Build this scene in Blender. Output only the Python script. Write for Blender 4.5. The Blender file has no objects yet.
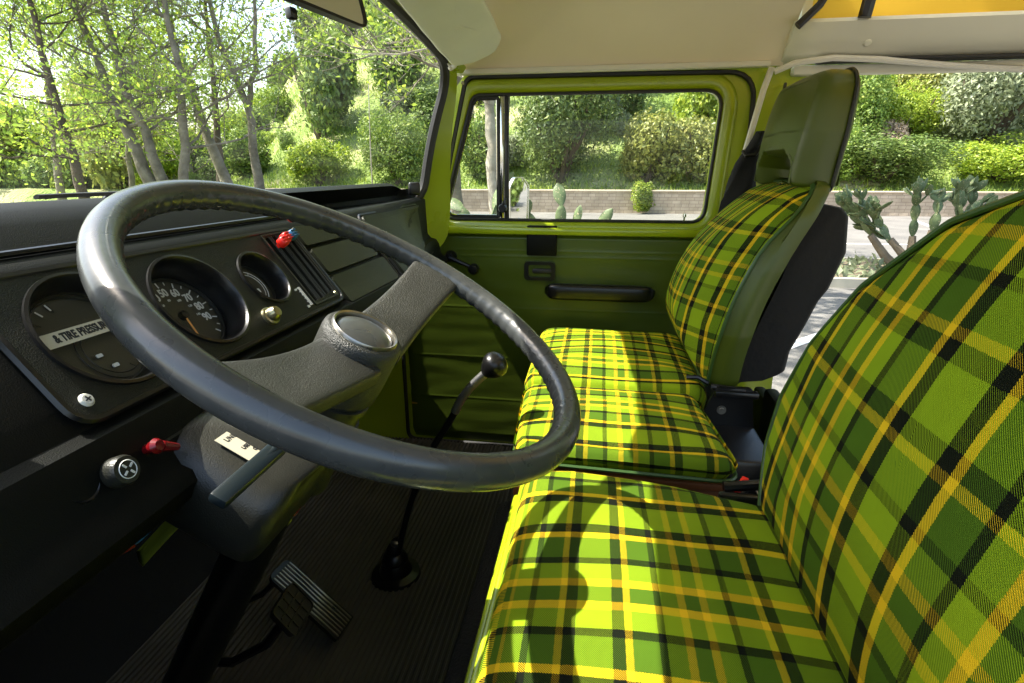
import bpy, bmesh, math, random
from math import sin, cos, pi, radians, sqrt
from mathutils import Vector, Matrix, noise
from mathutils.geometry import tessellate_polygon
SC = bpy.context.scene
COL = SC.collection
V = Vector

# ------------------------------------------------------------------ camera, sky, sun, exposure
CAMZ = 1.45
cd = bpy.data.cameras.new('camera'); cam = bpy.data.objects.new('camera', cd); COL.objects.link(cam)
cd.lens = 540 * 36 / 1024; cd.sensor_width = 36; cd.clip_start = 0.01; cd.clip_end = 2000
PIT, YAW = radians(17.43), radians(8.84)
cam.location = (0, 0, CAMZ)
cam.rotation_euler = (pi / 2 - PIT, 0, YAW)
SC.camera = cam
# sunlight travels along (0.70, 0.06, -1)
SD = V((0.70, 0.06, -1)).normalized()
sun_el = math.asin(-SD.z)
w = bpy.data.worlds.new('World'); SC.world = w; w.use_nodes = True
nt = w.node_tree
sky = nt.nodes.new('ShaderNodeTexSky'); sky.sky_type = 'NISHITA'; sky.sun_disc = False
sky.sun_elevation = sun_el
sky.sun_rotation = math.atan2(-SD.x, -SD.y)   # azimuth measured from +Y towards +X
sky.air_density = 1.3; sky.dust_density = 3.0; sky.ozone_density = 0.6
nt.links.new(sky.outputs[0], nt.nodes['Background'].inputs[0])
nt.nodes['Background'].inputs[1].default_value = 0.15
sl = bpy.data.lights.new('sun', 'SUN'); sun = bpy.data.objects.new('sun', sl); COL.objects.link(sun)
sl.energy = 4.6; sl.angle = radians(0.5); sl.color = (1, .95, .86)
sun.rotation_euler = SD.to_track_quat('-Z', 'Y').to_euler(); sun.location = (-5, 0, 9)
SC.view_settings.view_transform = 'Standard'; SC.view_settings.look = 'None'
SC.view_settings.exposure = 1.6; SC.view_settings.gamma = 1
SC.cycles.use_denoising = True
SC.cycles.max_bounces = 10; SC.cycles.transparent_max_bounces = 24
SC.cycles.sample_clamp_indirect = 6

# ------------------------------------------------------------------ materials
def mat(name, col, rough=.5, metal=0, bump=0, bscale=200, var=0, vscale=8, coat=0, spec=.5, sheen=0, col2=None, bdist=.002):
    m = bpy.data.materials.new(name); m.use_nodes = True
    n = m.node_tree; b = n.nodes['Principled BSDF']
    b.inputs['Base Color'].default_value = (*col, 1); b.inputs['Roughness'].default_value = rough
    b.inputs['Metallic'].default_value = metal; b.inputs['Coat Weight'].default_value = coat
    b.inputs['Coat Roughness'].default_value = .15
    b.inputs['Specular IOR Level'].default_value = spec; b.inputs['Sheen Weight'].default_value = sheen
    tc = n.nodes.new('ShaderNodeTexCoord')
    if var:
        t = n.nodes.new('ShaderNodeTexNoise'); t.inputs['Scale'].default_value = vscale; t.inputs['Detail'].default_value = 6
        n.links.new(tc.outputs['Object'], t.inputs['Vector'])
        r = n.nodes.new('ShaderNodeValToRGB'); r.color_ramp.elements[0].position = .3; r.color_ramp.elements[1].position = .7
        c2 = col2 or tuple(c * (1 - var) for c in col)
        r.color_ramp.elements[0].color = (*c2, 1); r.color_ramp.elements[1].color = (*col, 1)
        n.links.new(t.outputs['Fac'], r.inputs[0]); n.links.new(r.outputs[0], b.inputs['Base Color'])
        mr = n.nodes.new('ShaderNodeMapRange'); mr.inputs[3].default_value = max(0, rough - .1); mr.inputs[4].default_value = min(1, rough + .12)
        n.links.new(t.outputs['Fac'], mr.inputs[0]); n.links.new(mr.outputs[0], b.inputs['Roughness'])
    if bump:
        t = n.nodes.new('ShaderNodeTexNoise'); t.inputs['Scale'].default_value = bscale; t.inputs['Detail'].default_value = 3
        n.links.new(tc.outputs['Object'], t.inputs['Vector'])
        bp = n.nodes.new('ShaderNodeBump'); bp.inputs['Strength'].default_value = bump; bp.inputs['Distance'].default_value = bdist
        n.links.new(t.outputs['Fac'], bp.inputs['Height']); n.links.new(bp.outputs[0], b.inputs['Normal'])
    return m

M = {}
M['paint'] = mat('lime_paint', (.32, .41, .009), .28, var=.12, vscale=5, coat=.5)
M['vinyl'] = mat('green_vinyl', (.070, .098, .008), .36, bump=.12, bscale=700, var=.25, vscale=7)
M['doorvinyl'] = mat('door_vinyl', (.070, .105, .009), .30, bump=.12, bscale=600, var=.25, vscale=4)
M['piping'] = mat('green_piping', (.03, .075, .012), .4)
M['blackpiping'] = mat('black_piping', (.012, .014, .01), .5)
M['dash'] = mat('dash_plastic', (.0125, .0135, .009), .42, bump=.5, bscale=950, var=.35, vscale=9, spec=.28)
M['dashpad'] = mat('dash_pad', (.0035, .004, .0028), .5, bump=.25, bscale=1000, var=.3, vscale=6, spec=.16)
M['olive'] = mat('dash_lid', (.018, .021, .006), .42, bump=.5, bscale=700, var=.3, vscale=8)
M['black'] = mat('black_plastic', (.006, .006, .006), .3, bump=.1)
M['rubber'] = mat('black_rubber', (.014, .014, .013), .55)
M['matte'] = mat('black_fabric', (.005, .005, .005), .85, bump=.5, bscale=60, bdist=.004)
M['wheel'] = mat('wheel_plastic', (.055, .059, .057), .27, bump=.22, bscale=120, var=.35, vscale=30, bdist=.001, coat=.35)
M['spoke'] = mat('spoke_vinyl', (.038, .039, .032), .34, bump=1.0, bscale=800, var=.35, vscale=20, bdist=.0012)
M['shroud'] = mat('column_plastic', (.022, .022, .016), .34, bump=.2, bscale=800, var=.25, vscale=12)
M['chrome'] = mat('chrome', (.75, .75, .72), .12, 1)
M['steel'] = mat('worn_steel', (.45, .43, .38), .30, 1, var=.4, vscale=30)
M['brass'] = mat('knob_metal', (.45, .42, .26), .3, 1)
M['floor'] = mat('floor_rubber', (.095, .085, .065), .5, var=.45, vscale=4, bump=.4, bscale=90)
M['carpet'] = mat('dark_carpet', (.018, .017, .015), .95, bump=1, bscale=220, bdist=.006)
M['headliner'] = mat('headliner', (.90, .80, .60), .75, bump=.15, bscale=500, var=.10, vscale=3)
M['visor'] = mat('visor_vinyl', (.84, .85, .70), .55, bump=.25, bscale=30, var=.08, bdist=.004)
M['cream'] = mat('cream_panel', (.82, .80, .64), .5, var=.08, vscale=3)
M['whitetrim'] = mat('white_trim', (.72, .70, .60), .45)
M['wood'] = mat('brown_wood', (.16, .055, .018), .45, var=.4, vscale=12)
M['red'] = mat('red_plastic', (.75, .02, .012), .3)
M['darkred'] = mat('dark_red_plastic', (.16, .004, .006), .25)
M['blue'] = mat('blue_plastic', (.02, .12, .25), .35)
M['stalk'] = mat('stalk_plastic', (.010, .016, .019), .3)
M['white'] = mat('white_print', (.75, .75, .70), .6)
M['orange'] = mat('orange_needle', (.9, .42, .12), .5)
M['yellow'] = mat('gold_thread', (.65, .38, .03), .7)
M['sticker'] = mat('label_paper', (.50, .46, .34), .6)
M['ink'] = mat('label_ink', (.02, .02, .02), .6)
M['dial'] = mat('dial_black', (.008, .009, .009), .4)
M['dialolive'] = mat('dial_olive', (.06, .055, .035), .4)
M['tag'] = mat('yellow_tag', (.30, .34, .03), .6, bump=.4, bscale=50, var=.2, vscale=30)
M['mirror'] = mat('mirror_glass', (.85, .85, .85), .02, 1)
M['asphalt'] = mat('asphalt', (.19, .18, .16), .9, bump=.6, bscale=40, var=.35, vscale=1.2, bdist=.02)
M['roadpaint'] = mat('road_paint', (.75, .74, .70), .8, var=.2, vscale=9)
M['soil'] = mat('planter_soil', (.30, .24, .15), .95, var=.4, vscale=5, bump=.8, bscale=14, bdist=.04)
M['kerb'] = mat('kerb_concrete', (.48, .44, .34), .85, var=.25, vscale=6)
M['cap'] = mat('wall_cap', (.58, .48, .36), .85, var=.2, vscale=3)
M['bark'] = mat('pale_bark', (.26, .23, .175), .9, var=.6, vscale=3.5, bump=1, bscale=12, bdist=.04, col2=(.10, .085, .06))
M['barkdark'] = mat('dark_bark', (.12, .09, .06), .95, var=.5, vscale=4, bump=1, bscale=14, bdist=.04)
M['barkwhite'] = mat('white_bark', (.45, .41, .34), .85, var=.55, vscale=5, bump=.6, bscale=10, bdist=.03, col2=(.2, .17, .12))
def cactus_mat():
    m = mat('cactus_skin', (.13, .18, .07), .6, var=.5, vscale=11, bump=.4, bscale=30, bdist=.01)
    n = m.node_tree; b = n.nodes['Principled BSDF']; src = b.inputs['Base Color'].links[0].from_socket
    tc = n.nodes.new('ShaderNodeTexCoord'); vo = n.nodes.new('ShaderNodeTexVoronoi'); vo.inputs['Scale'].default_value = 30; n.links.new(tc.outputs['Object'], vo.inputs['Vector'])
    lt = n.nodes.new('ShaderNodeMath'); lt.operation = 'LESS_THAN'; lt.inputs[1].default_value = .22; n.links.new(vo.outputs['Distance'], lt.inputs[0])
    mx = n.nodes.new('ShaderNodeMix'); mx.data_type = 'RGBA'; n.links.new(lt.outputs[0], mx.inputs[0]); n.links.new(src, mx.inputs[6]); mx.inputs[7].default_value = (.30, .26, .15, 1)
    n.links.new(mx.outputs[2], b.inputs['Base Color']); return m
M['cactus'] = cactus_mat()
M['cactusstem'] = mat('cactus_stem', (.22, .17, .11), .8, var=.3, vscale=10)
M['whitebody'] = mat('white_roof_paint', (.75, .74, .70), .4)

def leafmat(name, base, trans=.45, spread=.5, hue=.03):
    """leaf colour varies from leaf to leaf (per-face attribute 'tone')"""
    m = bpy.data.materials.new(name); m.use_nodes = True; n = m.node_tree; n.nodes.clear()
    out = n.nodes.new('ShaderNodeOutputMaterial')
    at = n.nodes.new('ShaderNodeAttribute'); at.attribute_name = 'tone'
    oi = n.nodes.new('ShaderNodeObjectInfo')
    hs = n.nodes.new('ShaderNodeHueSaturation'); hs.inputs['Color'].default_value = (*base, 1)
    mr = n.nodes.new('ShaderNodeMapRange'); mr.inputs[3].default_value = 1 - spread; mr.inputs[4].default_value = 1 + spread
    n.links.new(at.outputs['Fac'], mr.inputs[0])
    mr3 = n.nodes.new('ShaderNodeMapRange'); mr3.inputs[3].default_value = .75; mr3.inputs[4].default_value = 1.3
    n.links.new(oi.outputs['Random'], mr3.inputs[0])
    mu = n.nodes.new('ShaderNodeMath'); mu.operation = 'MULTIPLY'
    n.links.new(mr.outputs[0], mu.inputs[0]); n.links.new(mr3.outputs[0], mu.inputs[1]); n.links.new(mu.outputs[0], hs.inputs['Value'])
    mr2 = n.nodes.new('ShaderNodeMapRange'); mr2.inputs[3].default_value = .5 + hue; mr2.inputs[4].default_value = .5 - hue
    n.links.new(at.outputs['Fac'], mr2.inputs[0]); n.links.new(mr2.outputs[0], hs.inputs['Hue'])
    d = n.nodes.new('ShaderNodeBsdfDiffuse'); t = n.nodes.new('ShaderNodeBsdfTranslucent'); g = n.nodes.new('ShaderNodeBsdfGlossy')
    g.inputs['Roughness'].default_value = .45
    mx = n.nodes.new('ShaderNodeMixShader'); mx.inputs[0].default_value = trans
    mx2 = n.nodes.new('ShaderNodeMixShader'); mx2.inputs[0].default_value = .04
    n.links.new(hs.outputs[0], d.inputs[0]); n.links.new(hs.outputs[0], t.inputs[0])
    n.links.new(d.outputs[0], mx.inputs[1]); n.links.new(t.outputs[0], mx.inputs[2])
    n.links.new(mx.outputs[0], mx2.inputs[1]); n.links.new(g.outputs[0], mx2.inputs[2]); n.links.new(mx2.outputs[0], out.inputs[0])
    return m
L = {'syc': leafmat('sycamore_leaf', (.31, .43, .055), .55),
     'lime': leafmat('lime_leaf', (.30, .40, .04), .45),
     'mid': leafmat('mid_leaf', (.21, .31, .055), .35),
     'dark': leafmat('dark_leaf', (.12, .18, .04), .3),
     'grey': leafmat('grey_leaf', (.25, .29, .16), .3, .4, .01),
     'olive': leafmat('olive_leaf', (.36, .39, .09), .35),
     'rust': leafmat('dry_leaf', (.40, .31, .22), .3, .4, .02),
     'grass': leafmat('grass_blade', (.26, .36, .06), .4)}

def glass_mat(name, tint=(1, 1, 1), r=1.0):
    m = bpy.data.materials.new(name); m.use_nodes = True; n = m.node_tree; n.nodes.clear()
    out = n.nodes.new('ShaderNodeOutputMaterial'); lw = n.nodes.new('ShaderNodeLayerWeight'); pw = n.nodes.new('ShaderNodeMath'); pw.operation = 'POWER'; pw.inputs[1].default_value = 5
    f = n.nodes.new('ShaderNodeMath'); f.operation = 'MULTIPLY_ADD'; f.inputs[1].default_value = .5; f.inputs[2].default_value = .012
    n.links.new(lw.outputs['Facing'], pw.inputs[0]); n.links.new(pw.outputs[0], f.inputs[0])
    tr = n.nodes.new('ShaderNodeBsdfTransparent'); tr.inputs[0].default_value = (*tint, 1)
    g = n.nodes.new('ShaderNodeBsdfGlossy'); g.inputs['Roughness'].default_value = .01
    g.inputs[0].default_value = (r, r, r, 1)
    mx = n.nodes.new('ShaderNodeMixShader')
    n.links.new(f.outputs[0], mx.inputs[0]); n.links.new(tr.outputs[0], mx.inputs[1]); n.links.new(g.outputs[0], mx.inputs[2]); n.links.new(mx.outputs[0], out.inputs[0])
    if name == 'window_glass':      # thin film of dust and wiping streaks
        tc = n.nodes.new('ShaderNodeTexCoord'); mp = n.nodes.new('ShaderNodeMapping'); mp.inputs['Rotation'].default_value = (.5, .3, .4); mp.inputs['Scale'].default_value = (3, 3, 14)
        nz = n.nodes.new('ShaderNodeTexNoise'); nz.inputs['Scale'].default_value = 2.2; nz.inputs['Detail'].default_value = 7
        r = n.nodes.new('ShaderNodeMapRange'); r.inputs[1].default_value = .42; r.inputs[2].default_value = .8; r.inputs[3].default_value = .0; r.inputs[4].default_value = .012
        d = n.nodes.new('ShaderNodeBsdfTranslucent'); d.inputs[0].default_value = (.8, .8, .78, 1); m2 = n.nodes.new('ShaderNodeMixShader')
        n.links.new(tc.outputs['Object'], mp.inputs[0]); n.links.new(mp.outputs[0], nz.inputs[0]); n.links.new(nz.outputs['Fac'], r.inputs[0]); n.links.new(r.outputs[0], m2.inputs[0])
        n.links.new(mx.outputs[0], m2.inputs[1]); n.links.new(d.outputs[0], m2.inputs[2]); n.links.new(m2.outputs[0], out.inputs[0])
    return m
M['glass'] = glass_mat('window_glass', (.97, .985, .965), .8)
M['lens'] = glass_mat('gauge_glass', (.95, .95, .95), .8)

def canvas_mat():
    m = bpy.data.materials.new('yellow_canvas'); m.use_nodes = True; n = m.node_tree; n.nodes.clear()
    out = n.nodes.new('ShaderNodeOutputMaterial')
    d = n.nodes.new('ShaderNodeBsdfDiffuse'); t = n.nodes.new('ShaderNodeBsdfTranslucent')
    for x in (d, t): x.inputs[0].default_value = (.85, .55, .07, 1)
    mx = n.nodes.new('ShaderNodeMixShader'); mx.inputs[0].default_value = .6
    n.links.new(d.outputs[0], mx.inputs[1]); n.links.new(t.outputs[0], mx.inputs[2]); n.links.new(mx.outputs[0], out.inputs[0])
    return m
M['canvas'] = canvas_mat()

def plaid_mat(name, pu=0.0, pv=0.0, wf=.55, su=1.0, sv=1.0):
    """tartan cloth: warp and weft colour sequences interlaced thread by thread; UVs are metres"""
    P = .278
    lime, dk, yel, blk = (.235, .345, .008), (.062, .125, .006), (.78, .50, .012), (.004, .006, .002)
    seq = [(0, lime), (.024, blk), (.041, yel), (.050, dk), (.084, blk), (.094, lime), (.118, yel), (.129, dk), (.149, yel),
           (.160, lime), (.184, blk), (.194, dk), (.228, yel), (.237, blk), (.254, lime)]
    m = bpy.data.materials.new(name); m.use_nodes = True; n = m.node_tree; b = n.nodes['Principled BSDF']
    uv = n.nodes.new('ShaderNodeUVMap'); uv.uv_map = 'UVMap'
    sp = n.nodes.new('ShaderNodeSeparateXYZ'); n.links.new(uv.outputs[0], sp.inputs[0])
    def mth(op, a, bb=None):
        q = n.nodes.new('ShaderNodeMath'); q.operation = op
        for i, s in enumerate((a, bb)):
            if s is None: continue
            if isinstance(s, (int, float)): q.inputs[i].default_value = s
            else: n.links.new(s, q.inputs[i])
        return q.outputs[0]
    # wobble: threads are never perfectly straight
    nz = n.nodes.new('ShaderNodeTexNoise'); nz.inputs['Scale'].default_value = 9; n.links.new(uv.outputs[0], nz.inputs[0])
    wob = mth('MULTIPLY', mth('SUBTRACT', nz.outputs['Fac'], .5), .006)
    T = .00105
    def ramp(coord, off, other):
        q = mth('ADD', coord, wob)
        # stepped edges where one yarn floats over the next
        zig = mth('MULTIPLY', mth('ABSOLUTE', mth('SUBTRACT', mth('FRACT', mth('DIVIDE', other, T * 2.5)), .5)), .0016)
        fr = mth('FRACT', mth('DIVIDE', mth('ADD', mth('ADD', q, zig), 10 * P + off), P))
        r = n.nodes.new('ShaderNodeValToRGB'); cr = r.color_ramp; cr.interpolation = 'CONSTANT'
        cr.elements[0].position = 0; cr.elements[0].color = (*seq[0][1], 1)
        cr.elements[1].position = seq[1][0] / P; cr.elements[1].color = (*seq[1][1], 1)
        for s, c in seq[2:]:
            e = cr.elements.new(s / P); e.color = (*c, 1)
        n.links.new(fr, r.inputs[0]); return r.outputs[0]
    U, W = sp.outputs[0], sp.outputs[1]
    cu = ramp(mth('MULTIPLY', U, su), pu, W); cv = ramp(mth('MULTIPLY', W, sv), pv, U)
    tw = mth('FRACT', mth('DIVIDE', mth('ADD', U, W), T * 2))
    tw2 = mth('FRACT', mth('DIVIDE', W, T))
    # black yarn is thicker and shows over the others
    def isblk(c):
        q = n.nodes.new('ShaderNodeSeparateColor'); n.links.new(c, q.inputs[0]); return mth('LESS_THAN', q.outputs[1], .02)
    thr = mth('SUBTRACT', wf, mth('MULTIPLY', isblk(cu), wf * .45))
    thr = mth('ADD', thr, mth('MULTIPLY', mth('MULTIPLY', mth('SUBTRACT', 1.0, thr), isblk(cv)), .45 if wf > .5 else .2))
    sel = mth('LESS_THAN', tw, thr)
    mx = n.nodes.new('ShaderNodeMix'); mx.data_type = 'RGBA'
    n.links.new(sel, mx.inputs[0]); n.links.new(cu, mx.inputs[6]); n.links.new(cv, mx.inputs[7])
    # fading and soiling
    nz2 = n.nodes.new('ShaderNodeTexNoise'); nz2.inputs['Scale'].default_value = 14; nz2.inputs['Detail'].default_value = 8; n.links.new(uv.outputs[0], nz2.inputs[0])
    hs = n.nodes.new('ShaderNodeHueSaturation'); n.links.new(mx.outputs[2], hs.inputs['Color'])
    mr = n.nodes.new('ShaderNodeMapRange'); mr.inputs[3].default_value = .82; mr.inputs[4].default_value = 1.15
    n.links.new(nz2.outputs['Fac'], mr.inputs[0]); n.links.new(mr.outputs[0], hs.inputs['Value'])
    n.links.new(hs.outputs[0], b.inputs['Base Color'])
    b.inputs['Roughness'].default_value = .8; b.inputs['Specular IOR Level'].default_value = .12
    hgt = mth('ADD', mth('ABSOLUTE', mth('SUBTRACT', tw, .5)), mth('MULTIPLY', mth('ABSOLUTE', mth('SUBTRACT', tw2, .5)), .8))
    bp = n.nodes.new('ShaderNodeBump'); bp.inputs['Strength'].default_value = .8; bp.inputs['Distance'].default_value = .0008
    n.links.new(hgt, bp.inputs['Height']); n.links.new(bp.outputs[0], b.inputs['Normal'])
    return m

# ------------------------------------------------------------------ helpers
def tag(o, label=None, cat=None, group=None, kind=None):
    if label: o['label'] = label
    if cat: o['category'] = cat
    if group: o['group'] = group
    if kind: o['kind'] = kind
    return o
def thing(name, label, cat, loc=(0, 0, 0), rot=(0, 0, 0), group=None):
    o = bpy.data.objects.new(name, None); COL.objects.link(o); o.location = loc; o.rotation_euler = rot
    o.empty_display_size = .05
    return tag(o, label, cat, group)
def obj(name, bm, m, parent=None, smooth=True, ang=40):
    me = bpy.data.meshes.new(name)
    bmesh.ops.recalc_face_normals(bm, faces=bm.faces)
    if smooth:
        for f in bm.faces: f.smooth = True
        for e in bm.edges:
            if len(e.link_faces) == 2 and e.calc_face_angle(0) > radians(ang): e.smooth = False
    bm.to_mesh(me); bm.free()
    if m: me.materials.append(m)
    o = bpy.data.objects.new(name, me); COL.objects.link(o); o.parent = parent
    return o
def ident(): return Matrix.Identity(4)
def TR(x, y, z): return Matrix.Translation((x, y, z))
def RX(a): return Matrix.Rotation(radians(a), 4, 'X')
def RY(a): return Matrix.Rotation(radians(a), 4, 'Y')
def RZ(a): return Matrix.Rotation(radians(a), 4, 'Z')
def frame(o, ex, ey, ez=None):
    ex = V(ex).normalized(); ey = V(ey).normalized(); ez = V(ez).normalized() if ez else ex.cross(ey)
    m = Matrix((ex, ey, ez)).transposed().to_4x4(); m.translation = V(o); return m
def box(bm, c, s, bev=0, seg=2, mtx=None):
    r = bmesh.ops.create_cube(bm, size=1)
    vs = r['verts']
    bmesh.ops.scale(bm, vec=s, verts=vs); bmesh.ops.translate(bm, vec=c, verts=vs)
    if bev:
        es = list({e for v in vs for e in v.link_edges})
        rr = bmesh.ops.bevel(bm, geom=es, offset=bev, segments=seg, affect='EDGES', profile=.5)
        vs = list({v for f in rr['faces'] for v in f.verts} | {v for v in vs if v.is_valid})
        # gather connected island
        seen = set(vs); st = list(vs)
        while st:
            v = st.pop()
            for e in v.link_edges:
                o = e.other_vert(v)
                if o not in seen: seen.add(o); st.append(o)
        vs = list(seen)
    if mtx is not None: bmesh.ops.transform(bm, matrix=mtx, verts=vs)
    return bm
def nbox(c, s, bev=0, seg=2, mtx=None): return box(bmesh.new(), c, s, bev, seg, mtx)
def tube(bm, pts, r, n=10, closed=False, caps=True, flat=1.0, up=None):
    pts = [V(p) for p in pts]; k = len(pts)
    rs = r if isinstance(r, (list, tuple)) else [r] * k
    rings = []; prev = None
    for i, p in enumerate(pts):
        if closed: t = pts[(i + 1) % k] - pts[i - 1]
        else: t = pts[min(i + 1, k - 1)] - pts[max(i - 1, 0)]
        if t.length < 1e-9: t = V((0, 0, 1))
        t.normalize()
        if up is not None:
            a = V(up) - t * V(up).dot(t); a.normalize()
        elif prev is None:
            a = t.orthogonal().normalized()
        else:
            a = prev - t * prev.dot(t); a.normalize()
        prev = a; b = t.cross(a)
        rings.append([bm.verts.new(p + a * cos(2 * pi * j / n) * rs[i] * flat + b * sin(2 * pi * j / n) * rs[i]) for j in range(n)])
    for i in range(k if closed else k - 1):
        A, B = rings[i], rings[(i + 1) % k]
        off = 0
        if closed and i == k - 1 and up is None:
            off = min(range(n), key=lambda o: (A[0].co - B[o].co).length)
        for j in range(n):
            bm.faces.new((A[j], A[(j + 1) % n], B[(j + 1 + off) % n], B[(j + off) % n]))
    if caps and not closed:
        bm.faces.new(rings[0][::-1]); bm.faces.new(rings[-1])
    return bm
def lathe(bm, prof, n=32, mtx=None, close=True):
    """prof: list of (r, z)"""
    mtx = mtx or ident(); rings = []
    for r, z in prof:
        if r < 1e-6: rings.append([bm.verts.new(mtx @ V((0, 0, z)))])
        else: rings.append([bm.verts.new(mtx @ V((r * cos(2 * pi * j / n), r * sin(2 * pi * j / n), z))) for j in range(n)])
    for A, B in zip(rings, rings[1:]):
        for j in range(n):
            a = [A[j % len(A)], A[(j + 1) % len(A)], B[(j + 1) % len(B)], B[j % len(B)]]
            u = []
            for v in a:
                if v not in u: u.append(v)
            if len(u) > 2: bm.faces.new(u)
    return bm
def rpoly(pts, rad, seg=6):
    """round the corners of a 2-D polygon"""
    out = []; k = len(pts)
    rads = rad if isinstance(rad, (list, tuple)) else [rad] * k
    for i in range(k):
        p = V(pts[i]).to_2d(); a = V(pts[i - 1]).to_2d(); b = V(pts[(i + 1) % k]).to_2d()
        da = (a - p).normalized(); db = (b - p).normalized()
        ang = da.angle(db); r = rads[i]
        if r <= 0: out.append(tuple(p)); continue
        d = min(r / math.tan(ang / 2), (a - p).length * .49, (b - p).length * .49)
        s, e = p + da * d, p + db * d
        for j in range(seg + 1):
            t = j / seg
            out.append(tuple(s * (1 - t) ** 2 + p * 2 * t * (1 - t) + e * t * t))
    return out
def prism(outer, holes, z0, z1, mtx=None, bm=None):
    """solid plate in local XY with holes, between z0 and z1"""
    bm = bm or bmesh.new(); mtx = mtx or ident()
    loops = [outer] + list(holes)
    flat = [p for l in loops for p in l]
    tris = tessellate_polygon([[V((p[0], p[1], 0)) for p in l] for l in loops])
    lo = [bm.verts.new(mtx @ V((p[0], p[1], z0))) for p in flat]
    hi = [bm.verts.new(mtx @ V((p[0], p[1], z1))) for p in flat]
    for t in tris:
        try:
            bm.faces.new([lo[i] for i in t]); bm.faces.new([hi[i] for i in t][::-1])
        except ValueError: pass
    k = 0
    for l in loops:
        n = len(l)
        for i in range(n):
            a, b = k + i, k + (i + 1) % n
            bm.faces.new((lo[a], lo[b], hi[b], hi[a]))
        k += n
    return bm
def text(s, size, mtx, m, name, parent, ext=.0002, bold=0):
    c = bpy.data.curves.new(name, 'FONT'); c.body = s; c.size = size; c.align_x = 'CENTER'; c.align_y = 'CENTER'; c.extrude = ext; c.offset = bold
    o = bpy.data.objects.new(name, c); COL.objects.link(o)
    dg = bpy.context.evaluated_depsgraph_get(); me = bpy.data.meshes.new_from_object(o.evaluated_get(dg))
    bpy.data.objects.remove(o); me.transform(mtx); me.materials.clear(); me.materials.append(m)
    q = bpy.data.objects.new(name, me); COL.objects.link(q); q.parent = parent
    return q
def join_text(items, name, m, parent):
    """several strings printed on one part: (string, size, matrix, bold)"""
    bm = bmesh.new()
    for s, size, mtx, bold in items:
        c = bpy.data.curves.new('t', 'FONT'); c.body = s; c.size = size; c.align_x = 'CENTER'; c.align_y = 'CENTER'; c.extrude = .0002; c.offset = bold
        o = bpy.data.objects.new('t', c); COL.objects.link(o)
        dg = bpy.context.evaluated_depsgraph_get(); me = bpy.data.meshes.new_from_object(o.evaluated_get(dg))
        bpy.data.objects.remove(o); me.transform(mtx); bm.from_mesh(me); bpy.data.meshes.remove(me)
    return obj(name, bm, m, parent, smooth=False)

# ================================================================== OUTSIDE
random.seed(11)
def sstep(a, b, x):
    t = max(0, min(1, (x - a) / (b - a))); return t * t * (3 - 2 * t)
WY = 21.0
def hillz(x, y):
    if y < WY: return 0
    e = sstep(-.76, -.42, x / y)
    d = y - WY
    base = .65 * sstep(0, 1.2, d)
    h = base + e * min(13.5, max(0, d - 2.0) * .56) + (1 - e) * d * .02
    h += e * 1.3 * noise.noise(V((x * .09, y * .09, 0))) * sstep(2, 9, d) + .25 * noise.noise(V((x * .4, y * .4, 3))) * sstep(1, 4, d)
    return min(h, 34)
# ground sheet reaching the horizon
bm = bmesh.new()
bmesh.ops.create_grid(bm, x_segments=2, y_segments=2, size=900)
o = obj('ground', bm, M['asphalt']); tag(o, kind='structure')
# parking lot markings
bm = bmesh.new()
for x0, y0, x1, y1, wd in ((1.2, 4.3, 3.6, 6.7, .11), (2.6, 5.4, 5.6, 5.9, .10), (-1.0, 12.5, 9, 12.5, .12), (3.9, 12.5, 5.6, 19, .12), (-4.5, 12.5, -3.4, 19, .12), (7.8, 12.5, 9.8, 19, .12)):
    d = V((x1 - x0, y1 - y0, 0)).normalized(); nrm = V((-d.y, d.x, 0)) * wd / 2
    a, b = V((x0, y0, .004)), V((x1, y1, .004))
    bm.faces.new([bm.verts.new(p) for p in (a + nrm, a - nrm, b - nrm, b + nrm)])
tag(obj('road_markings', bm, M['roadpaint'], smooth=False), kind='structure')

# hillside
def hill_mat():
    m = bpy.data.materials.new('hill_ground'); m.use_nodes = True; n = m.node_tree; b = n.nodes['Principled BSDF']
    tc = n.nodes.new('ShaderNodeTexCoord'); t = n.nodes.new('ShaderNodeTexNoise'); t.inputs['Scale'].default_value = .22; t.inputs['Detail'].default_value = 9
    n.links.new(tc.outputs['Object'], t.inputs[0]); r = n.nodes.new('ShaderNodeValToRGB'); cr = r.color_ramp
    cr.elements[0].position = .36; cr.elements[0].color = (.16, .24, .04, 1); cr.elements[1].position = .62; cr.elements[1].color = (.50, .45, .24, 1)
    e = cr.elements.new(.5); e.color = (.25, .33, .09, 1)
    n.links.new(t.outputs['Fac'], r.inputs[0]); n.links.new(r.outputs[0], b.inputs['Base Color']); b.inputs['Roughness'].default_value = 1
    t2 = n.nodes.new('ShaderNodeTexNoise'); t2.inputs['Scale'].default_value = 7; t2.inputs['Detail'].default_value = 8; n.links.new(tc.outputs['Object'], t2.inputs[0])
    bp = n.nodes.new('ShaderNodeBump'); bp.inputs['Distance'].default_value = .3; n.links.new(t2.outputs['Fac'], bp.inputs['Height']); n.links.new(bp.outputs[0], b.inputs['Normal'])
    return m
bm = bmesh.new(); NX, NY = 150, 70; g = []
for j in range(NY + 1):
    y = WY + .25 + 75 * (j / NY) ** 1.5; row = []
    for i in range(NX + 1):
        x = -100 + 180 * i / NX
        row.append(bm.verts.new((x, y, hillz(x, y) + .01)))
    g.append(row)
for j in range(NY):
    for i in range(NX): bm.faces.new((g[j][i], g[j][i + 1], g[j + 1][i + 1], g[j + 1][i]))
HILLM = hill_mat()
tag(obj('hillside', bm, HILLM), kind='structure')

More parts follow.
